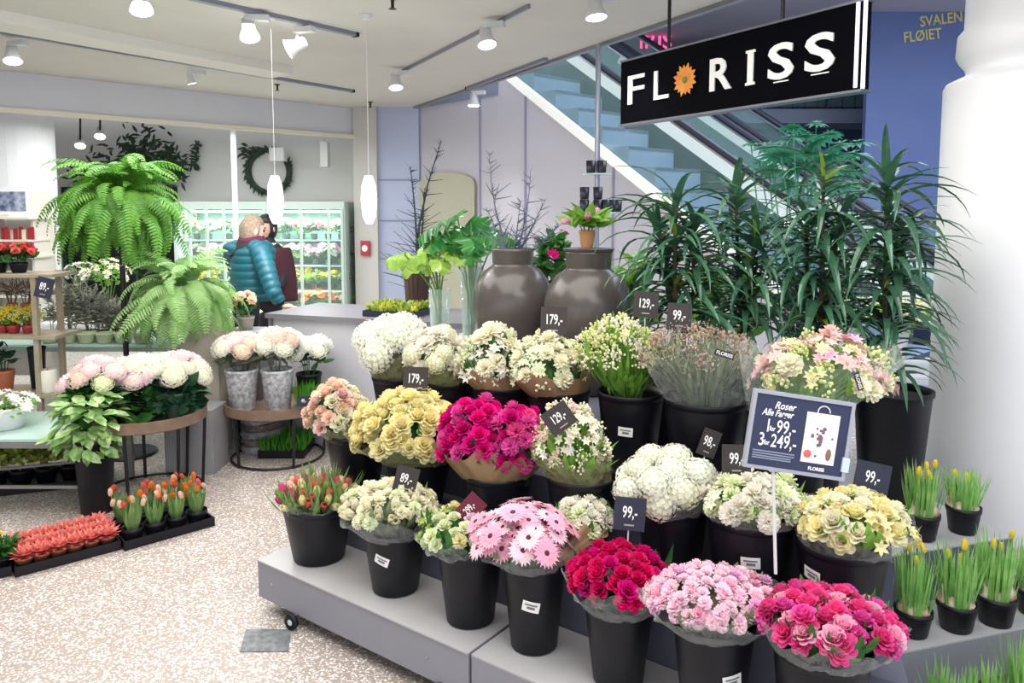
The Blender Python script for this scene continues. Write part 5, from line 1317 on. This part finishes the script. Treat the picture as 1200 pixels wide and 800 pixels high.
for f in (.20, .45, .70): obj('shelf_board', MB().box((xs[0] + .06, .08, zb_ + (zt_ - zb_) * f - .012), (xs[2] - .05, .65, zb_ + (zt_ - zb_) * f)), mat('shelf_glass_pale', 'cfe6de', .2), ck)
obj('light_strip', MB().box((xs[0] + .08, .10, zt_ - .05), (xs[2] - .08, .14, zt_ - .02)), mat('cooler_light', 'dff0ff', .4, emit=5), ck)
for f_ in (.19, .44, .69): area_light('cooler_area_light', (CX(305), YC + .12, zb_ + (zt_ - zb_) * f_ - .01), (1.9, .06), 14, (.95, 1, .97))  # added lights under the shelves, no visible fixtures, to brighten the lower rows
fl_ = area_light('cooler_area_light', (CX(305), YC + .25, zt_ - .06), (2.0, .1), 60, (.9, 1, .97))
FLR = [('pink', 'white', 'pink'), ('white', 'ivory', 'lilac'), ('green', 'daffodil', 'white'), ('orange', 'peach', 'orange')]
lvl = {0: .701, 1: .451, 2: .201, 3: 0.0}
cnt = 0
for row_, f in lvl.items():
    zz = zb_ + (zt_ - zb_) * f + .002
    for i, px in enumerate((218, 236, 256, 276, 296, 328, 345, 362, 379, 394)):
        r = random.Random(row_ * 20 + i); X = CX(px); sz = .12 if row_ else .10
        g = MB(); g.tube([(0, 0, 0), (0, 0, .08)], [.04, .05], 8)
        t = thing('flower_bunch', 'bunch of cut flowers, %s from the left on the %s cooler shelf' % (NTH[i], ('top', 'second', 'third', 'bottom')[row_]), 'flowers', (X, YC + .3 + r.uniform(-.06, .1), zz), 0, 'cut flowers on the %s cooler shelf' % ('top', 'second', 'third', 'bottom')[row_])
        obj('vase', g, mat('cooler_vase', '3a4a44', .4), t)
        g = MB(); leafball(g, (0, 0, .15), .14, .1, .11, 90, .09, .04, r); stuff(obj('foliage', g, LEAF if r.random() < .5 else LEAF_LIGHT, t))
        col = r.choice(FLR[row_])
        for q_ in range(9): a = q_ * .7; me = bloom('ruffle' if r.random() < .6 else 'alstro', col, q_); link(me.name, me, t, loc=(math.cos(a) * .095, math.sin(a) * .06 - .05, .20 + r.uniform(-.06, .06)), rot=(.5, 0, a), sc=sz)
# fire hose cabinet and small signs on the pier
p = atY(424, 291, 10.40)
t = thing('fire_cabinet', 'small red fire alarm sign on the pier right of the cooler', 'sign', (-2.0, 10.44, p.z)); obj('plate', MB().box((-.07, 0, -.10), (.07, .02, .10)), mat('sign_red', 'b5384a', .5), t, rot=(0, 0, -.36)); obj('symbol', MB().lathe([(.03, -.004), (.045, -.004), (.045, 0), (.03, 0)], 16), PRINT, t, loc=(-.004, -.005, 0), rot=(PI / 2, 0, -.36))
# counter
ca = atZ(314, 367, .90); cb_ = Vector((.05, 4.72, .90)); ca = Vector((ca.x, ca.y, .90))
d = (cb_ - ca); d.z = 0; Lc = d.length; rz = math.atan2(d.y, d.x)
ct = thing('counter', 'white service counter with a dark grey top beside the person', 'counter', (ca.x, ca.y, 0), rz)
obj('body', MB().box((.02, .03, 0), (Lc, .62, .865)), mat('counter_white', 'cbcad3', .5, noise=.03, nscale=2), ct)
obj('counter_top', MB().box((-.02, -.01, .867), (Lc + .02, .66, .90)), mat('counter_grey', '77757c', .35), ct)
obj('side_edge', MB().box((-.0, .0, 0), (.018, .62, .865)), mat('counter_grey', '77757c'), ct)
def on_counter(px, v, z=.9015):
    n = Vector((-math.sin(rz), math.cos(rz), 0)); A = ca + n * v; k = (px - 600) / FPX; dd = d.normalized()
    u = (k * A.y - A.x) / (dd.x - k * dd.y); q_ = A + dd * u; return Vector((q_.x, q_.y, z))
p = on_counter(463, .2)
t = thing('succulent_tray', 'dark tray of small yellow green plants on the counter', 'plant tray', p, rz); w_ = 33 * p.y / FPX
obj('tray', MB().box((-w_, -.12, 0), (w_, .16, .008)).box((-w_, -.12, .008), (w_, -.112, .04)).box((-w_, .152, .008), (w_, .16, .04)).box((-w_, -.112, .008), (-w_ + .008, .152, .04)).box((w_ - .008, -.112, .008), (w_, .152, .04)), mat('tray_navy', '1f2638', .4), t)
r = random.Random(8); g = MB()
for i in range(420): q_ = Vector((r.uniform(-w_ * .95, w_ * .95), r.uniform(-.10, .14), r.uniform(.02, .07))); g.leaf(q_, (r.uniform(-1, 1), r.uniform(-1, 1), 1), (r.uniform(-1, 1), r.uniform(-1, 1), 0.2), .045, .02, .1, .2, 2)
stuff(obj('foliage', g, mat('succulent_leaf', '5f8a34', .5, noise=.4, nscale=30, col2='d6d850', trans=.2), t))
# woven basket with a dark conifer branch
p = on_counter(488, .5)
t = thing('basket', 'dark brown slatted basket on the counter behind the glass vase', 'basket', p); rr = 15 * p.y / FPX
for i in range(16): a = i * PI / 8; obj('slat', MB().bar((math.cos(a) * rr * .8, math.sin(a) * rr * .8, 0), (math.cos(a) * rr, math.sin(a) * rr, .27), rr * .34, .006, up=(math.cos(a), math.sin(a), 0)), mat('basket_brown', '4a3330', .7, noise=.2, nscale=20), t)
obj('base', MB().lathe([(.0001, 0), (rr * .8, 0), (rr * .8, .01), (.0001, .01)], 20), MATS['basket_brown'], t)
def twig(base, tips, m, label, name='branch', needle=.05, nd=160, rad=.012, spread=.05, cat='branch'):
    t = thing(name, label, cat, base); r = random.Random(len(label)); g = MB(); k = MB()
    for (tp, bw) in tips:
        e_ = Vector(tp) - base; pts = [Vector((0, 0, 0)) + e_ * f + Vector((bw * math.sin(PI * f), 0, 0)) for f in (0, .25, .5, .75, 1)]; g.tube(pts, [rad, rad * .8, rad * .6, rad * .4, rad * .2], 5)
        for i in range(nd):
            f = r.uniform(.12, 1); j = min(3, int(f * 4)); p_ = pts[j].lerp(pts[j + 1], f * 4 - j); a = r.uniform(0, 6.28); dd = Vector((math.cos(a), math.sin(a) * .6, r.uniform(.1, .9)))
            if r.random() < .18: q_ = p_ + dd * needle * 2.6 * (1.15 - f); g.tube([p_, q_], [.004, .0015], 3, False); 
            k.leaf(p_, dd, (0, 0, 1), needle * r.uniform(.6, 1.3) * (1.2 - .6 * f), spread * needle * 2, .1, .1, 1)
    obj('stem', g, m, t)
    if nd: stuff(obj('needles', k, m, t))
    return t
CONI = mat('conifer_dark', '39424c', .8, noise=.3, nscale=30)
bs = p + Vector((0, 0, .02))
twig(bs, [(atY(517, 165, p.y), -.07), (atY(481, 195, p.y), .02), (atY(498, 220, p.y), .0)], CONI, 'dark conifer branch standing in the slatted basket', needle=.10, nd=170, rad=.014)
BLUET = mat('branch_blue_grey', '6c7686', .8, noise=.3, nscale=30)
b0 = Vector((u1[1], u1[2], Z4 + u1[4] * .87))
t4 = [(atY(573, 178, 4.15), -.03), (atY(622, 200, 4.2), .02), (atY(655, 262, 4.15), .02), (atY(571, 246, 4.15), .0), (atY(640, 232, 4.2), .0), (atY(610, 235, 4.15), .0)]
twig(b0, t4, BLUET, 'bare blue grey branches standing in the left urn', needle=.07, nd=90, rad=.007)
# glass vases on a plant bench behind the stand
vb = thing('plant_bench', 'low bench behind the stand carrying the two glass vases', 'bench', (-.45, 4.60, 0)); obj('bench_top', MB().box((-.30, -.15, .80), (.33, .15, .83)), WHITE, vb)
for x in (-.29, .29):
    for y in (-.14, .11): obj('leg', MB().box((x, y, 0), (x + .03, y + .03, .80)), WHITE, vb)
def gvase(px, Y, w, y0, label, zb=.831):
    X = (px - 600) / FPX * Y; r_ = w / 2 * Y / FPX; H = atY(px, y0, Y).z - zb
    t = thing('glass_vase', label, 'vase', (X, Y, zb)); obj('glass', MB().lathe([(.0001, 0), (r_ * .8, 0), (r_ * .85, .02), (r_, H), (r_ * .95, H), (r_ * .8, .025), (.0001, .02)], 28), GLASS, t, smooth=True)
    obj('water', MB().lathe([(.0001, .024), (r_ * .78, .026), (r_ * .86, H * .55), (.0001, H * .55)], 24), GLASS, t); return Vector((X, Y, zb)), H
v1, h1 = gvase(515, 4.57, 26, 338, 'clear glass vase holding the lime green leaves')
v2, h2 = gvase(553, 4.62, 28, 312, 'taller clear glass vase holding the monstera leaves')
def bigleaf(L, w, cuts, m, seed=0):
    """heart or monstera leaf lying along +X, face +Z"""
    r = random.Random(seed); g = MB(); n = 22; edge = []
    for i in range(n + 1):
        t = i / n; a = PI * t; rad = 1.0
        x = L * (.5 - .5 * math.cos(a)) - L * .10 * math.exp(-((t) / .12) ** 2) * 0; y = w * .5 * math.sin(a) ** .75 * (1 + .25 * math.cos(a))
        if i == 1: x = -L * .10; y = w * .26
        if cuts and 3 < i < n - 2 and i % 3 == 0: y *= .45
        edge.append((x, y))
    for sgn in (-1, 1):
        vs = [(x, 0, .015 * math.sin(PI * max(0, x / L))) for x, y in edge] + [(x, sgn * y, .015 - y * .30 + .012 * math.sin(x * 95 + sgn) - .25 * (max(0, x) / L) ** 2 * L) for x, y in edge]
        k = len(edge); fs = [(i, i + 1, k + i + 1, k + i) if sgn > 0 else (i, k + i, k + i + 1, i + 1) for i in range(k - 1)]; g.q(vs, fs)
    return g
LIME = mat('lime_leaf', 'b9d76a', .4, noise=.2, nscale=10, trans=.45, col2='98c453'); MON = mat('monstera_leaf', '4c9a44', .3, noise=.3, nscale=8, trans=.3, col2='2f7440')
def leaves_in(v, H, spec, m, label, cuts, L, w, name):
    t = thing(name, label, 'cut foliage', v + Vector((0, 0, .03))); me = [bigleaf(L, w, cuts, m, i).mesh('leaf', m) for i in range(2)]; r = random.Random(1)
    for i, (px, py, az, sc_) in enumerate(spec):
        p_ = atY(px, py, v.y + r.uniform(-.08, .08)) - t.location
        obj('stalk', MB().tube([(r.uniform(-.02, .02), r.uniform(-.02, .02), 0), Vector((p_.x * .25, p_.y * .25, p_.z * .6)), p_], .005, 5, False), STEM, t)
        link('leaf', me[i % 2], t, loc=p_, rot=Euler((r.uniform(-.9, .9), r.uniform(.1, .9), az)), sc=sc_)
leaves_in(v1, h1, [(500, 296, 3.3, 1), (482, 304, 3.0, .95), (505, 284, 2.4, .9), (515, 292, .2, .95), (522, 300, -.5, .9), (495, 302, 3.9, 1.0), (515, 304, 4.9, .9), (474, 298, 3.6, .7), (507, 298, 4.4, .9)], LIME, 'lime green ruffled leaves on pale stalks in the smaller glass vase', False, .17, .14, 'leaf_bunch')
leaves_in(v2, h2, [(520, 262, 2.8, 1), (536, 255, 2.0, 1), (552, 260, .8, 1), (565, 276, -.2, 1), (548, 278, -1.3, 1), (528, 275, 3.6, 1), (575, 290, -.5, .9), (556, 292, -1.6, .9), (540, 268, 4.5, 1), (515, 275, 3.3, .8)], MON, 'large split monstera leaves in the taller glass vase', True, .20, .19, 'leaf_bunch')
potted((522, 330, 548, 362), 4.55, (536, 22, 366), .831 if False else .80, 'purple lavender pot behind the glass vases', leaf=(.06, .01, 'lavender', 90) if mat('lavender', '5d5a86', .7, noise=.3, nscale=20) else 0, potmat=BLACK) if False else None
# leafy plants behind the urns
potted((622, 268, 672, 335), 4.75, (648, 34, 380), .0, 'dark leafy plant with a crimson flower between the urns', leaf=(.10, .055, 'mid', 170), blooms=[('alstro', 'magenta', 1)], size=15, nb=3, potmat=BLACK, lo=-.8)
potted((712, 290, 775, 400), 4.1, (745, 40, 420), .0, 'bright green broad leaved plant right of the urns', leaf=(.14, .06, 'light', 110), potmat=BLACK, lo=-.9)
potted((800, 300, 900, 410), 4.15, (850, 50, 430), .0, 'bright green bush low behind the strap leaved plants', leaf=(.12, .05, 'light', 190), potmat=BLACK, lo=-.9)
potted((905, 300, 1000, 410), 4.2, (950, 50, 430), .0, 'dark bush low behind the lilies', leaf=(.12, .04, 'dark', 190), potmat=BLACK, lo=-.9)
# flowering pot on the right urn
zz = Z4 + u2[4] + .001
plt = obj('pot_saucer', MB().lathe([(.0001, 0), (.125, 0), (.13, .012), (.12, .012), (.0001, .006)], 24), URN, loc=(u2[1], u2[2], zz)); tag(plt, 'flat saucer covering the neck of the right urn', 'saucer')
potted((662, 248, 712, 268), u2[2], (688, 19, 270), zz + .013, 'orange pot with broad leaves and pink bell flowers on the right urn', leaf=(.12, .06, 'light', 46), blooms=[('tulip', 'pink', 1)], size=14, nb=5, potmat=mat('pot_orange', 'c08a5c', .6), lo=-.2, btop=1.35)
# pole with cup shelves
pp = Vector(((699 - 600) / FPX * 6.4, 6.4, 0)); pl = thing('shelf_pole', 'steel pole with two small round shelves of black cups', 'stand', pp)
obj('pole', MB().tube([(0, 0, 0), (0, 0, CEIL - .035)], .022, 10), STEEL, pl); obj('base', MB().lathe([(.16, 0), (.16, .015), (.0001, .02)], 24), STEEL, pl)
CUP = MB().lathe([(.0001, 0), (.032, 0), (.036, .01), (.04, .10), (.036, .10), (.032, .012), (.0001, .01)], 18).mesh('cup', mat('cup_navy', '20222f', .3), True)
cups = []
for (py, rr, L_) in ((205, .12, ((-.06, 1), (.03, 1))), (250, .18, ((-.11, 2), (0.0, 2), (.07, .8), (.12, .8), (.16, .8)))):
    z_ = atY(700, py, 6.4).z; obj('shelf_disc', MB().lathe([(.0001, 0), (rr, 0), (rr, .012), (.0001, .012)], 28, (.0, 0, z_)), GT, pl)
    for dx, hh in L_:
        for dy in ((-.05,),):
            o = link('cup', CUP, loc=(pp.x + dx, pp.y - .07, z_ + .013), sc=(1, 1, 1)); cups.append(o)
            tag(o, 'black cup, %s from the left on the %s round pole shelf' % (NTH[[q9[0] for q9 in L_].index(dx)], 'upper' if py == 205 else 'lower'), 'cup', 'black cups on the %s pole shelf' % ('upper' if py == 205 else 'lower'))
            if hh == 2:
                o2 = link('cup', CUP, loc=(pp.x + dx, pp.y - .07, z_ + .115)); tag(o2, 'black cup stacked on top of the %s cup of the lower pole shelf' % ('leftmost' if dx < -.05 else 'second'), 'cup', 'black cups stacked high on the lower pole shelf')
# pendant lamps over the counter
PEN = mat('pendant_glow', 'fffaf4', .4, emit=1.5)
for px, lb in ((322, 'glowing white pendant lamp in front of the wall wreath'), (432, 'glowing white pendant lamp beside the pier')):
    Y = 5.6; a = atY(px, 206, Y); b_ = atY(px, 262, Y); h = a.z - b_.z
    t = thing('pendant_lamp', lb, 'lamp', (a.x, Y, a.z), 0, 'white pendant lamps over the counter')
    obj('shade', MB().lathe([(.022, -h), (.046, -h * .85), (.058, -h * .5), (.050, -h * .2), (.028, 0), (.0001, 0)], 28), PEN, t, smooth=True)
    obj('cord', MB().tube([(0, 0, 0), (0, 0, CEIL - a.z - .03)], .0018, 5), LAMPW, t); obj('ceiling_cap', MB().lathe([(.03, 0), (.05, .03), (.0001, .03)], 16, (0, 0, CEIL - a.z - .032)), LAMPW, t)
    ld = bpy.data.lights.new('pendant_bulb', 'POINT'); ld.energy = 9; ld.shadow_soft_size = .06; l = bpy.data.objects.new('pendant_bulb', ld); COL.objects.link(l); l.parent = t; l.location = (0, -.12, -h - .06)
# pale flowers on a display behind the column
tt = thing('flower_table', 'low table behind the strap leaved plants with pale yellow flowers', 'table', (2.5, 4.8, 0)); rect_table(tt, 1.85, 3.2, 4.55, 5.15, .62, WHITE, WHITE, brace=False)
for i, (x, y) in enumerate(((2.02, 4.72), (2.34, 4.72), (2.66, 4.72), (2.98, 4.72), (2.15, 5.0), (2.5, 5.0), (2.85, 5.0))):
    k = 600 + FPX * x / y; potted((k - 32, 352 if i < 4 else 345, k + 32, 400 if i < 4 else 388), y, (k, 30, 398 if i < 4 else 388), .62, 'pale yellow daffodil bowl in the %s row, %s from the left behind the column' % ('front' if i < 4 else 'rear', NTH[i % 4]), leaf=(.09, .02, 'light', 90), blooms=[('alstro', 'cream', 2), ('alstro', 'paleyellow', 1)], size=16, nb=22, group='pale yellow daffodil bowls', potmat=WHITE)

# ------------------------------------------------------------------ people at the counter
def skinned(name, pts, edges, m, parent, sub=2):
    me = bpy.data.meshes.new(name); me.from_pydata([p[0] for p in pts], edges, []); me.materials.append(m)
    o = link(name, me, parent); sk = o.modifiers.new('skin', 'SKIN'); sk.use_smooth_shade = True
    bm_layer = me.skin_vertices[0].data if me.skin_vertices else None
    for i, p_ in enumerate(pts):
        v = me.skin_vertices[0].data[i]; v.radius = (p_[1], p_[1]); v.use_root = (i == 0)
    ss = o.modifiers.new('sub', 'SUBSURF'); ss.levels = sub; ss.render_levels = sub
    return o
SKIN = mat('skin_tone', 'e2b7a0', .5); EYE_D = mat('eye_dark', '3a3230', .3); LIP = mat('lip_rose', 'a8605c', .5)
def loft(rings, n=24):
    """rings: (centre, rx, ry, yaw) horizontal ellipses, one smooth shell"""
    m = MB(); vs = []
    for c, a_, b_, yw in rings:
        for k in range(n):
            t = 2 * PI * k / n; x, y = a_ * math.cos(t), b_ * math.sin(t)
            vs.append((c[0] + x * math.cos(yw) - y * math.sin(yw), c[1] + x * math.sin(yw) + y * math.cos(yw), c[2]))
    m.q(vs, [(i*n+k, i*n+(k+1)%n, (i+1)*n+(k+1)%n, (i+1)*n+k) for i in range(len(rings)-1) for k in range(n)] + [tuple(reversed(range(n))), tuple(range((len(rings)-1)*n, len(rings)*n))])
    return m
def head(parent, h0, Rh, yaw, hair, pitch=0.0, long=.0, hairname='hair'):
    h0 = Vector(h0); Mx = Matrix.Translation(h0) @ Euler((0, pitch, yaw)).to_matrix().to_4x4(); NR, NS = 20, 28; hm = MB(); vs = []
    for i in range(NR + 1):
        t = PI * i / NR
        for k in range(NS):
            a = 2 * PI * k / NS; x, y, z_ = math.sin(t) * math.cos(a), math.sin(t) * math.sin(a), -math.cos(t)
            fx = .92 * x; fy = .74 * y * (1 if z_ > -.2 else 1 - .35 * (-z_ - .2)); fz = 1.12 * z_
            if x > .4:
                fx += .20 * math.exp(-((z_ + .12) ** 2) / .014 - (y / .16) ** 2)
                fx -= .07 * math.exp(-((z_ - .06) ** 2) / .008 - ((abs(y) - .32) / .15) ** 2)
                fx += .05 * math.exp(-((z_ + .42) ** 2) / .005 - (y / .22) ** 2) + .07 * math.exp(-((z_ + .78) ** 2) / .02 - (y / .28) ** 2)
            vs.append(Vector((fx * Rh, fy * Rh, fz * Rh)))
    fs = [(i*NS+k, i*NS+(k+1)%NS, (i+1)*NS+(k+1)%NS, (i+1)*NS+k) for i in range(NR) for k in range(NS)]
    hm.q(vs, fs).xf(Mx); hd = obj('head', hm, SKIN, parent, smooth=True)
    for sgn in (-1, 1):
        obj('eye', MB().ball((.082 / .105 * Rh, sgn * .034, .007), .011, 8, 6).xf(Mx), EYE_D, hd, smooth=True)
        obj('ear', MB().ball((0, sgn * .078, -.008), .026, 8, 6, (.7, .35, 1.1)).xf(Mx), SKIN, hd, smooth=True)
    obj('mouth', MB().ball((.092 / .105 * Rh, 0, -.048), .02, 8, 4, (.25, 1, .25)).xf(Mx), LIP, hd, smooth=True)
    hr = MB(); vs = []
    for i in range(NR + 1):
        t = PI * i / NR
        for k in range(NS):
            a = 2 * PI * k / NS; x, y, z_ = math.sin(t) * math.cos(a), math.sin(t) * math.sin(a), -math.cos(t)
            f = 1.13 + .03 * math.sin(9 * a + 3 * t) + .015 * math.sin(17 * a)
            if x > .52 and z_ < .45: f = .78
            drop = long * max(0, -z_) * (1 if x < .3 else 0)
            vs.append(Vector((-.010 + .96 * x * Rh * f, .86 * y * Rh * f, .008 + (1.12 * max(z_, -.95) - drop) * Rh * f)))
    hr.q(vs, fs).xf(Mx); obj('hair', hr, hair, parent, smooth=True)
def hand(parent, wp, fw, side):
    wp = Vector(wp); fw = Vector(fw).normalized(); dn = Vector((0, 0, -1)); sd_ = fw.cross(Vector((0, 0, 1))).normalized() * side
    m = MB(); m.ball(wp + fw * .045, .045, 12, 8, (1, .85, .42))
    for j, (off, ln) in enumerate(((-.028, .055), (-.010, .066), (.009, .07), (.027, .062))):
        a = wp + fw * .078 + sd_ * off; m.tube([a - fw * .02, a + fw * ln * .5 + Vector((0, 0, .004)), a + fw * ln + Vector((0, 0, -.014))], [.010, .009, .007], 7)
    a = wp + fw * .03 - sd_ * .035; m.tube([a, a + fw * .025 - sd_ * .022, a + fw * .055 - sd_ * .026 + dn * .006], [.012, .010, .008], 7)
    obj('hand', m, SKIN, parent, smooth=True)
def quilt(path, rad, pitch, puff=.010):
    P_ = [Vector(p) for p in path]; out = []; rr_ = []; Ls = [0]
    for a, b_ in zip(P_, P_[1:]): Ls.append(Ls[-1] + (b_ - a).length)
    N_ = max(6, int(Ls[-1] / pitch) * 6)
    for i in range(N_ + 1):
        s_ = Ls[-1] * i / N_; k = max(j for j in range(len(Ls)) if Ls[j] <= s_ + 1e-9); k = min(k, len(P_) - 2); f = (s_ - Ls[k]) / (Ls[k + 1] - Ls[k])
        out.append(P_[k].lerp(P_[k + 1], f)); rr_.append(rad[k] + (rad[k + 1] - rad[k]) * f + puff * (abs(math.sin(PI * s_ / pitch)) ** .6 - .5))
    return out, rr_
PY = 5.95
def pp_(px, py, dY=0): return atY(px, py, PY + dY)
org = Vector((pp_(288, 400).x, PY, 0))
pr = thing('person', 'person in a teal quilted jacket and plum scarf leaning on the counter', 'person', org)
J = mat('jacket_teal', '0f5a6a', .5, noise=.2, nscale=8); PANT = mat('trousers_black', '22222a', .8); HAIR = mat('hair_ash_blond', 'a08a78', .7, noise=.4, nscale=60, bump=.4)
L = lambda px, py, dY=0: tuple(pp_(px, py, dY) - org)
pts = [(L(288, 345), .105), (L(287, 325), .10), (L(286, 305), .10), (L(288, 292), .09), (L(292, 283), .055), (L(295, 274), .048),
       (L(305, 293, -.14), .05), (L(313, 318, -.20), .042), (L(321, 343, -.26), .036), (L(330, 357, -.25), .030),
       (L(272, 294, .12), .05), (L(280, 322, .26), .042), (L(303, 343, .32), .034),
       (L(284, 368, -.06), .082), (L(283, 428, -.06), .058), (L(282, 482, -.05), .042),
       (L(293, 368, .08), .082), (L(296, 428, .10), .058), (L(297, 482, .12), .042)]
ed_ = [(0, 1), (1, 2), (2, 3), (3, 4), (4, 5), (3, 6), (6, 7), (7, 8), (8, 9), (3, 10), (10, 11), (11, 12), (0, 13), (13, 14), (14, 15), (0, 16), (16, 17), (17, 18)]
skinned('body', pts, ed_, PANT, pr)
# quilted torso shell: baffles as horizontal rolls
rings = []; zt0, zb0 = L(290, 281)[2], L(288, 351)[2]; yaw = .45; N_ = 56
for i in range(N_ + 1):
    f = i / N_; z_ = zb0 + (zt0 - zb0) * f
    a_ = .150 + .012 * math.sin(PI * f) ; b_ = .185 + .02 * math.sin(PI * f * .9)
    if f > .80: k = (f - .80) / .20; a_ *= 1 - .52 * k ** 1.5; b_ *= 1 - .60 * k ** 1.7
    pf = .010 * (abs(math.sin(PI * f * 8)) ** .6 - .5)
    cx = L(288 + (292 - 288) * f, 0)[0] - .035 * math.sin(PI * min(1, f * 1.1))
    rings.append(((cx, 0.02, z_), a_ + pf, b_ + pf, yaw))
jk = obj('jacket', loft(rings, 36), J, pr, smooth=True)
for path, rad in (([L(298, 290, -.06), L(306, 297, -.15), L(313, 318, -.21), L(321, 343, -.265), L(328, 354, -.255)], [.070, .076, .068, .056, .042]), ([L(280, 290, .08), L(272, 296, .14), L(280, 322, .26), L(302, 343, .325)], [.07, .072, .062, .046])):
    jm = MB(); po, ro = quilt(path, rad, .055); jm.tube(po, ro, 20); obj('sleeve', jm, J, pr, smooth=True)
hd_ = MB(); hc = Vector(L(276, 291, .02)); hd_.ball(hc, .10, 16, 10, (.95, 1.1, .62)); obj('hood', hd_, J, pr, smooth=True)
sc_ = MB(); cn_ = Vector(L(295, 281)); sc_.tube([cn_ + Vector((math.cos(a * PI / 8) * .072, math.sin(a * PI / 8) * .07, .01 * math.sin(a))) for a in range(17)], .030, 8, False); sc_.tube([cn_ + Vector((.05, -.07, 0)), cn_ + Vector((.085, -.11, -.08)), cn_ + Vector((.09, -.12, -.15))], [.03, .026, .018], 8); obj('scarf', sc_, mat('scarf_plum', '6a2344', .9, noise=.3, nscale=40), pr, smooth=True)
head(pr, L(297, 269.5), .088, .55, HAIR, pitch=.18, long=.25)
hand(pr, L(330, 357, -.25), (.9, .15, -.25), 1); hand(pr, L(303, 343, .32), (1, -.1, -.4), -1)
for (x_, dy) in ((283, -.05), (297, .12)):
    a = Vector(L(x_, 484, dy)); a.z = 0; m = MB(); m.ball((a.x + .06, a.y, .05), .05, 12, 6, (2.5, .9, .95)); m.v = [(v[0], v[1], max(.004, v[2])) for v in m.v]; obj('shoe', m, BLACK, pr, smooth=True)
bg = MB(); q_ = Vector(L(314, 338, .02)); bg.ball(q_, .08, 12, 8, (.7, .5, 1.2)); bg.tube([q_ + Vector((0, -.02, .08)), Vector(L(305, 312, -.05)), Vector(L(299, 290, -.1))], .008, 5)
obj('shoulder_bag', bg, BLACK, pr, smooth=True)
# shop assistant beyond, mostly hidden
PY = 6.75; org = Vector((pp_(316, 400).x, PY, 0))
p2 = thing('person', 'dark haired person in black and maroon standing behind the teal jacket', 'person', org)
pts = [(L(318, 342), .12), (L(318, 325), .115), (L(317, 305), .115), (L(316, 292), .10), (L(315, 283), .055), (L(313, 275), .05),
       (L(304, 296, .02), .052), (L(301, 320, -.04), .044), (L(312, 338, -.20), .036),
       (L(329, 296), .052), (L(333, 320, -.04), .044), (L(327, 338, -.20), .036),
       (L(313, 365), .085), (L(312, 415), .06), (L(312, 458), .045), (L(323, 365), .085), (L(324, 415), .06), (L(324, 458), .045)]
ed_ = [(0, 1), (1, 2), (2, 3), (3, 4), (4, 5), (3, 6), (6, 7), (7, 8), (3, 9), (9, 10), (10, 11), (0, 12), (12, 13), (13, 14), (0, 15), (15, 16), (16, 17)]
skinned('body', pts, ed_, mat('shirt_black', '26222a', .8), p2)
rg = []
for i in range(14): f = i / 13; rg.append((tuple(Vector(L(318 - 2 * f, 0)) * Vector((1, 0, 0)).x if False else (L(318 - 2 * f, 0)[0], 0, L(0, 352 - 62 * f)[2])), .165 - .045 * f ** 3, .125 - .02 * f, 0))
obj('vest', loft(rg, 24), mat('vest_maroon', '4a1f2a', .8, noise=.2, nscale=20), p2, smooth=True)
cl = MB(); c_ = Vector(L(315, 287)); cl.tube([c_ + Vector((math.cos(a * PI / 8) * .065, math.sin(a * PI / 8) * .06, 0)) for a in range(17)], .022, 6, False); obj('collar', cl, PRINT, p2, smooth=True)
head(p2, L(312, 267), .09, -1.9, mat('hair_black', '201a1c', .5, noise=.3, nscale=60, bump=.3), pitch=.1, long=.15)
hand(p2, L(312, 338, -.20), (.2, -1, -.2), 1); hand(p2, L(327, 338, -.20), (-.2, -1, -.2), -1)
for x_ in (312, 324):
    a = Vector(L(x_, 461)); a.z = 0; m = MB(); m.ball((a.x, a.y - .06, .05), .05, 12, 6, (.9, 2.5, .95)); m.v = [(v[0], v[1], max(.004, v[2])) for v in m.v]; obj('shoe', m, BLACK, p2, smooth=True)
